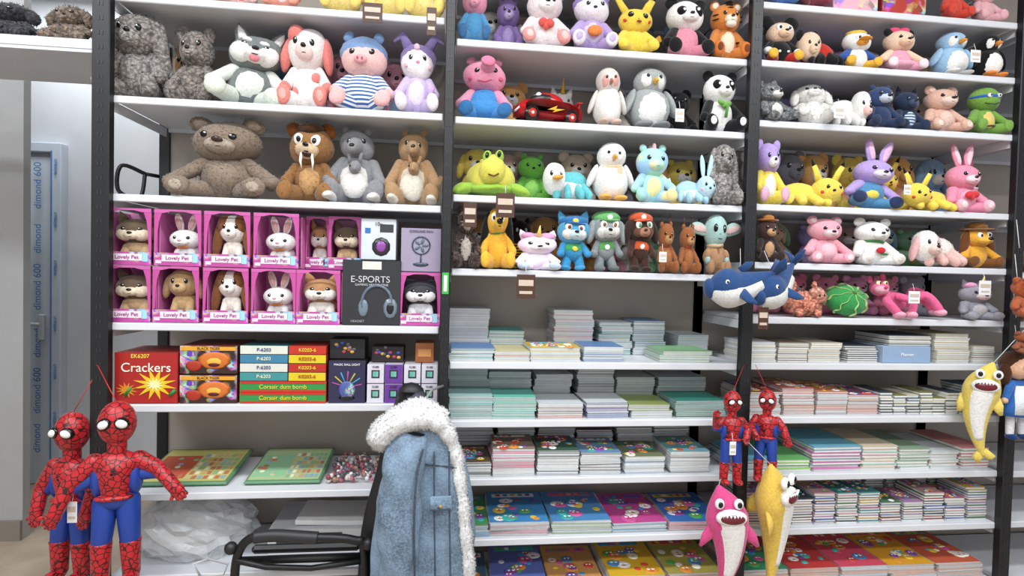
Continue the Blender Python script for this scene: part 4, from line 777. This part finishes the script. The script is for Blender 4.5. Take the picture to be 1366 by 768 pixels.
for i,(x,w) in enumerate(((1.31,.17),(1.52,.22),(1.75,.22),(1.99,.23),(2.24,.23))):
    stack(x,z,w,(.05,.07,.06,.08,.08)[i],[WT,'b:c8b0a0'],.008,.3,.004,top=('b:4a6a80','b:5a6ab0','b:c8955a','b:d4ac28','b:a8a050')[i],name='coloring_book_stack')
z=ZR[6]; CR='b:cdc6b2'
for a in((2.50,.12,.085,[CR,WT]),(2.64,.13,.08,[CR,'b:8a7a6a']),(2.785,.14,.085,[CR,'b:c8b8a0']),(2.945,.14,.075,[DK,'b:4a4a52']),(3.37,.16,.125,[CR,'b:b8a888']),(3.52,.1,.07,['b:9a8a7a',CR])): stack(a[0],z,a[1],a[2],a[3],.02,.2,.009)
pbox('blue_stationery_box',3.15,.02,z,.22,.2,.07,'b:8fa8c8','b:a8bcd4',None,[('Planner',0,.035,.02,'b:f4f4f4')])
stack(3.17,z+.072,.2,.045,[DK,CR],.02,.2,.009)
z=ZR[7]
for i in range(4): stack(2.52+i*.15,z,.138,(.1,.11,.1,.085)[i],['b:c08080','b:c09888',WT,'b:b0705a'],.02,.24,.007,top=('b:7a4a4a','b:b86868','b:c8805a','b:8a5a7a')[i],name='notebook_stack')
for i in range(9): stack(3.07+i*.062,z,.056,random.uniform(.07,.13),[DK,CR,'b:7a7a50','b:3a5a6a','b:28282c'],.02,.16,.012,jit=.003,grp=1,name='pocket_notebook_stack')
z=ZR[8]
for a in((2.5,.14,.05,['b:6fb0c8',WT]),(2.655,.15,.05,['b:6ab06a','b:98cc60']),(2.85,.22,.1,['b:d078b0','b:e090b8','b:b868a0','b:68a8c0']),(3.05,.16,.1,['b:d0c0a8','b:c898a8','b:a8c8b8']),(3.21,.14,.09,['b:a8bca8','b:88a088']),(3.355,.13,.075,['b:c0a498',WT]),(3.5,.13,.085,['b:98a890','b:c88080'])): stack(a[0],z,a[1],a[2],a[3],.02,.28,.013,grp=1,name='writing_pad_stack')
z=ZR[9]
RC=['b:7a4434','b:a078a0','b:4a7050','b:a8557a',DK,'b:b89a50','b:4a5e98','b:8e3636','b:c0949c','b:3f8084','b:a89c90','b:c4c0b8']
for i in range(11): stack(2.50+i*.102,z,.09,random.uniform(.08,.15),random.sample(RC,6),.02,.16,.011,jit=.004,grp=1,name='pocket_notebook_stack',top=random.choice(RC))
for i in range(10): stack(2.53+i*.108,z,.09,random.uniform(.1,.16),random.sample(RC,6),.2,.16,.011,jit=.004,grp=1,name='pocket_notebook_stack')
z=ZR[10]
for i in range(5): stack(2.54+i*.225,z,.215,.07,[WT,'b:d8b0a0'],.008,.32,.005,top=('b:3a9068','b:c03c3c','b:d04c64','b:d89c28','b:c0583c')[i],name='coloring_book_stack')
# ---------------------------------------------------------------- camera
yaw,pit,rol,f,cx,cz,Dd=[0.1156,-0.0246,0.024,748.3123,1.2057,1.4,2.1433]
fw=np.array([math.sin(yaw)*math.cos(pit),math.cos(yaw)*math.cos(pit),math.sin(pit)]); r=np.array([math.cos(yaw),-math.sin(yaw),0.]); u=np.cross(r,fw)
c,s=math.cos(rol),math.sin(rol); r,u=c*r+s*u,-s*r+c*u
M=mathutils.Matrix(((r[0],u[0],-fw[0],cx),(r[1],u[1],-fw[1],-Dd),(r[2],u[2],-fw[2],cz),(0,0,0,1)))
cd=bpy.data.cameras.new('camera'); co=bpy.data.objects.new('camera',cd); sc.collection.objects.link(co); co.matrix_world=M
cd.sensor_width=36; cd.lens=36*f/1366; cd.clip_start=.01; sc.camera=co
# ---------------------------------------------------------------- light
def lamp(x,y,z,sx,sy,e):
    ld=bpy.data.lights.new('ceiling_light','AREA'); ld.shape='RECTANGLE'; ld.size=sx; ld.size_y=sy; ld.energy=e; ld.color=(.95,.98,1)
    o=bpy.data.objects.new('ceiling_light',ld); o.location=(x,y,z); sc.collection.objects.link(o)
    b=B(); b.box((x,y,z+.03),(sx+.06,sy+.06,.04),'m:e8e8e8',bev=.006); b.raw('ceiling_lamp_fixture')
for x in(-.6,1.2,3.0):
    lamp(x,-1.25,3.05,1.3,.3,37); lamp(x,-2.9,3.05,1.3,.3,40)
lamp(-1.2,.5,3.05,.6,.3,8); lamp(-1.0,1.35,3.05,.8,.2,14)  # second call: unseen lamp and fixture added behind the partition to brighten the door
w=bpy.data.worlds.new('world'); sc.world=w; w.use_nodes=True; w.node_tree.nodes['Background'].inputs[0].default_value=(.92,.96,1,1); w.node_tree.nodes['Background'].inputs[1].default_value=.74
sc.view_settings.view_transform='Standard'; sc.view_settings.exposure=0
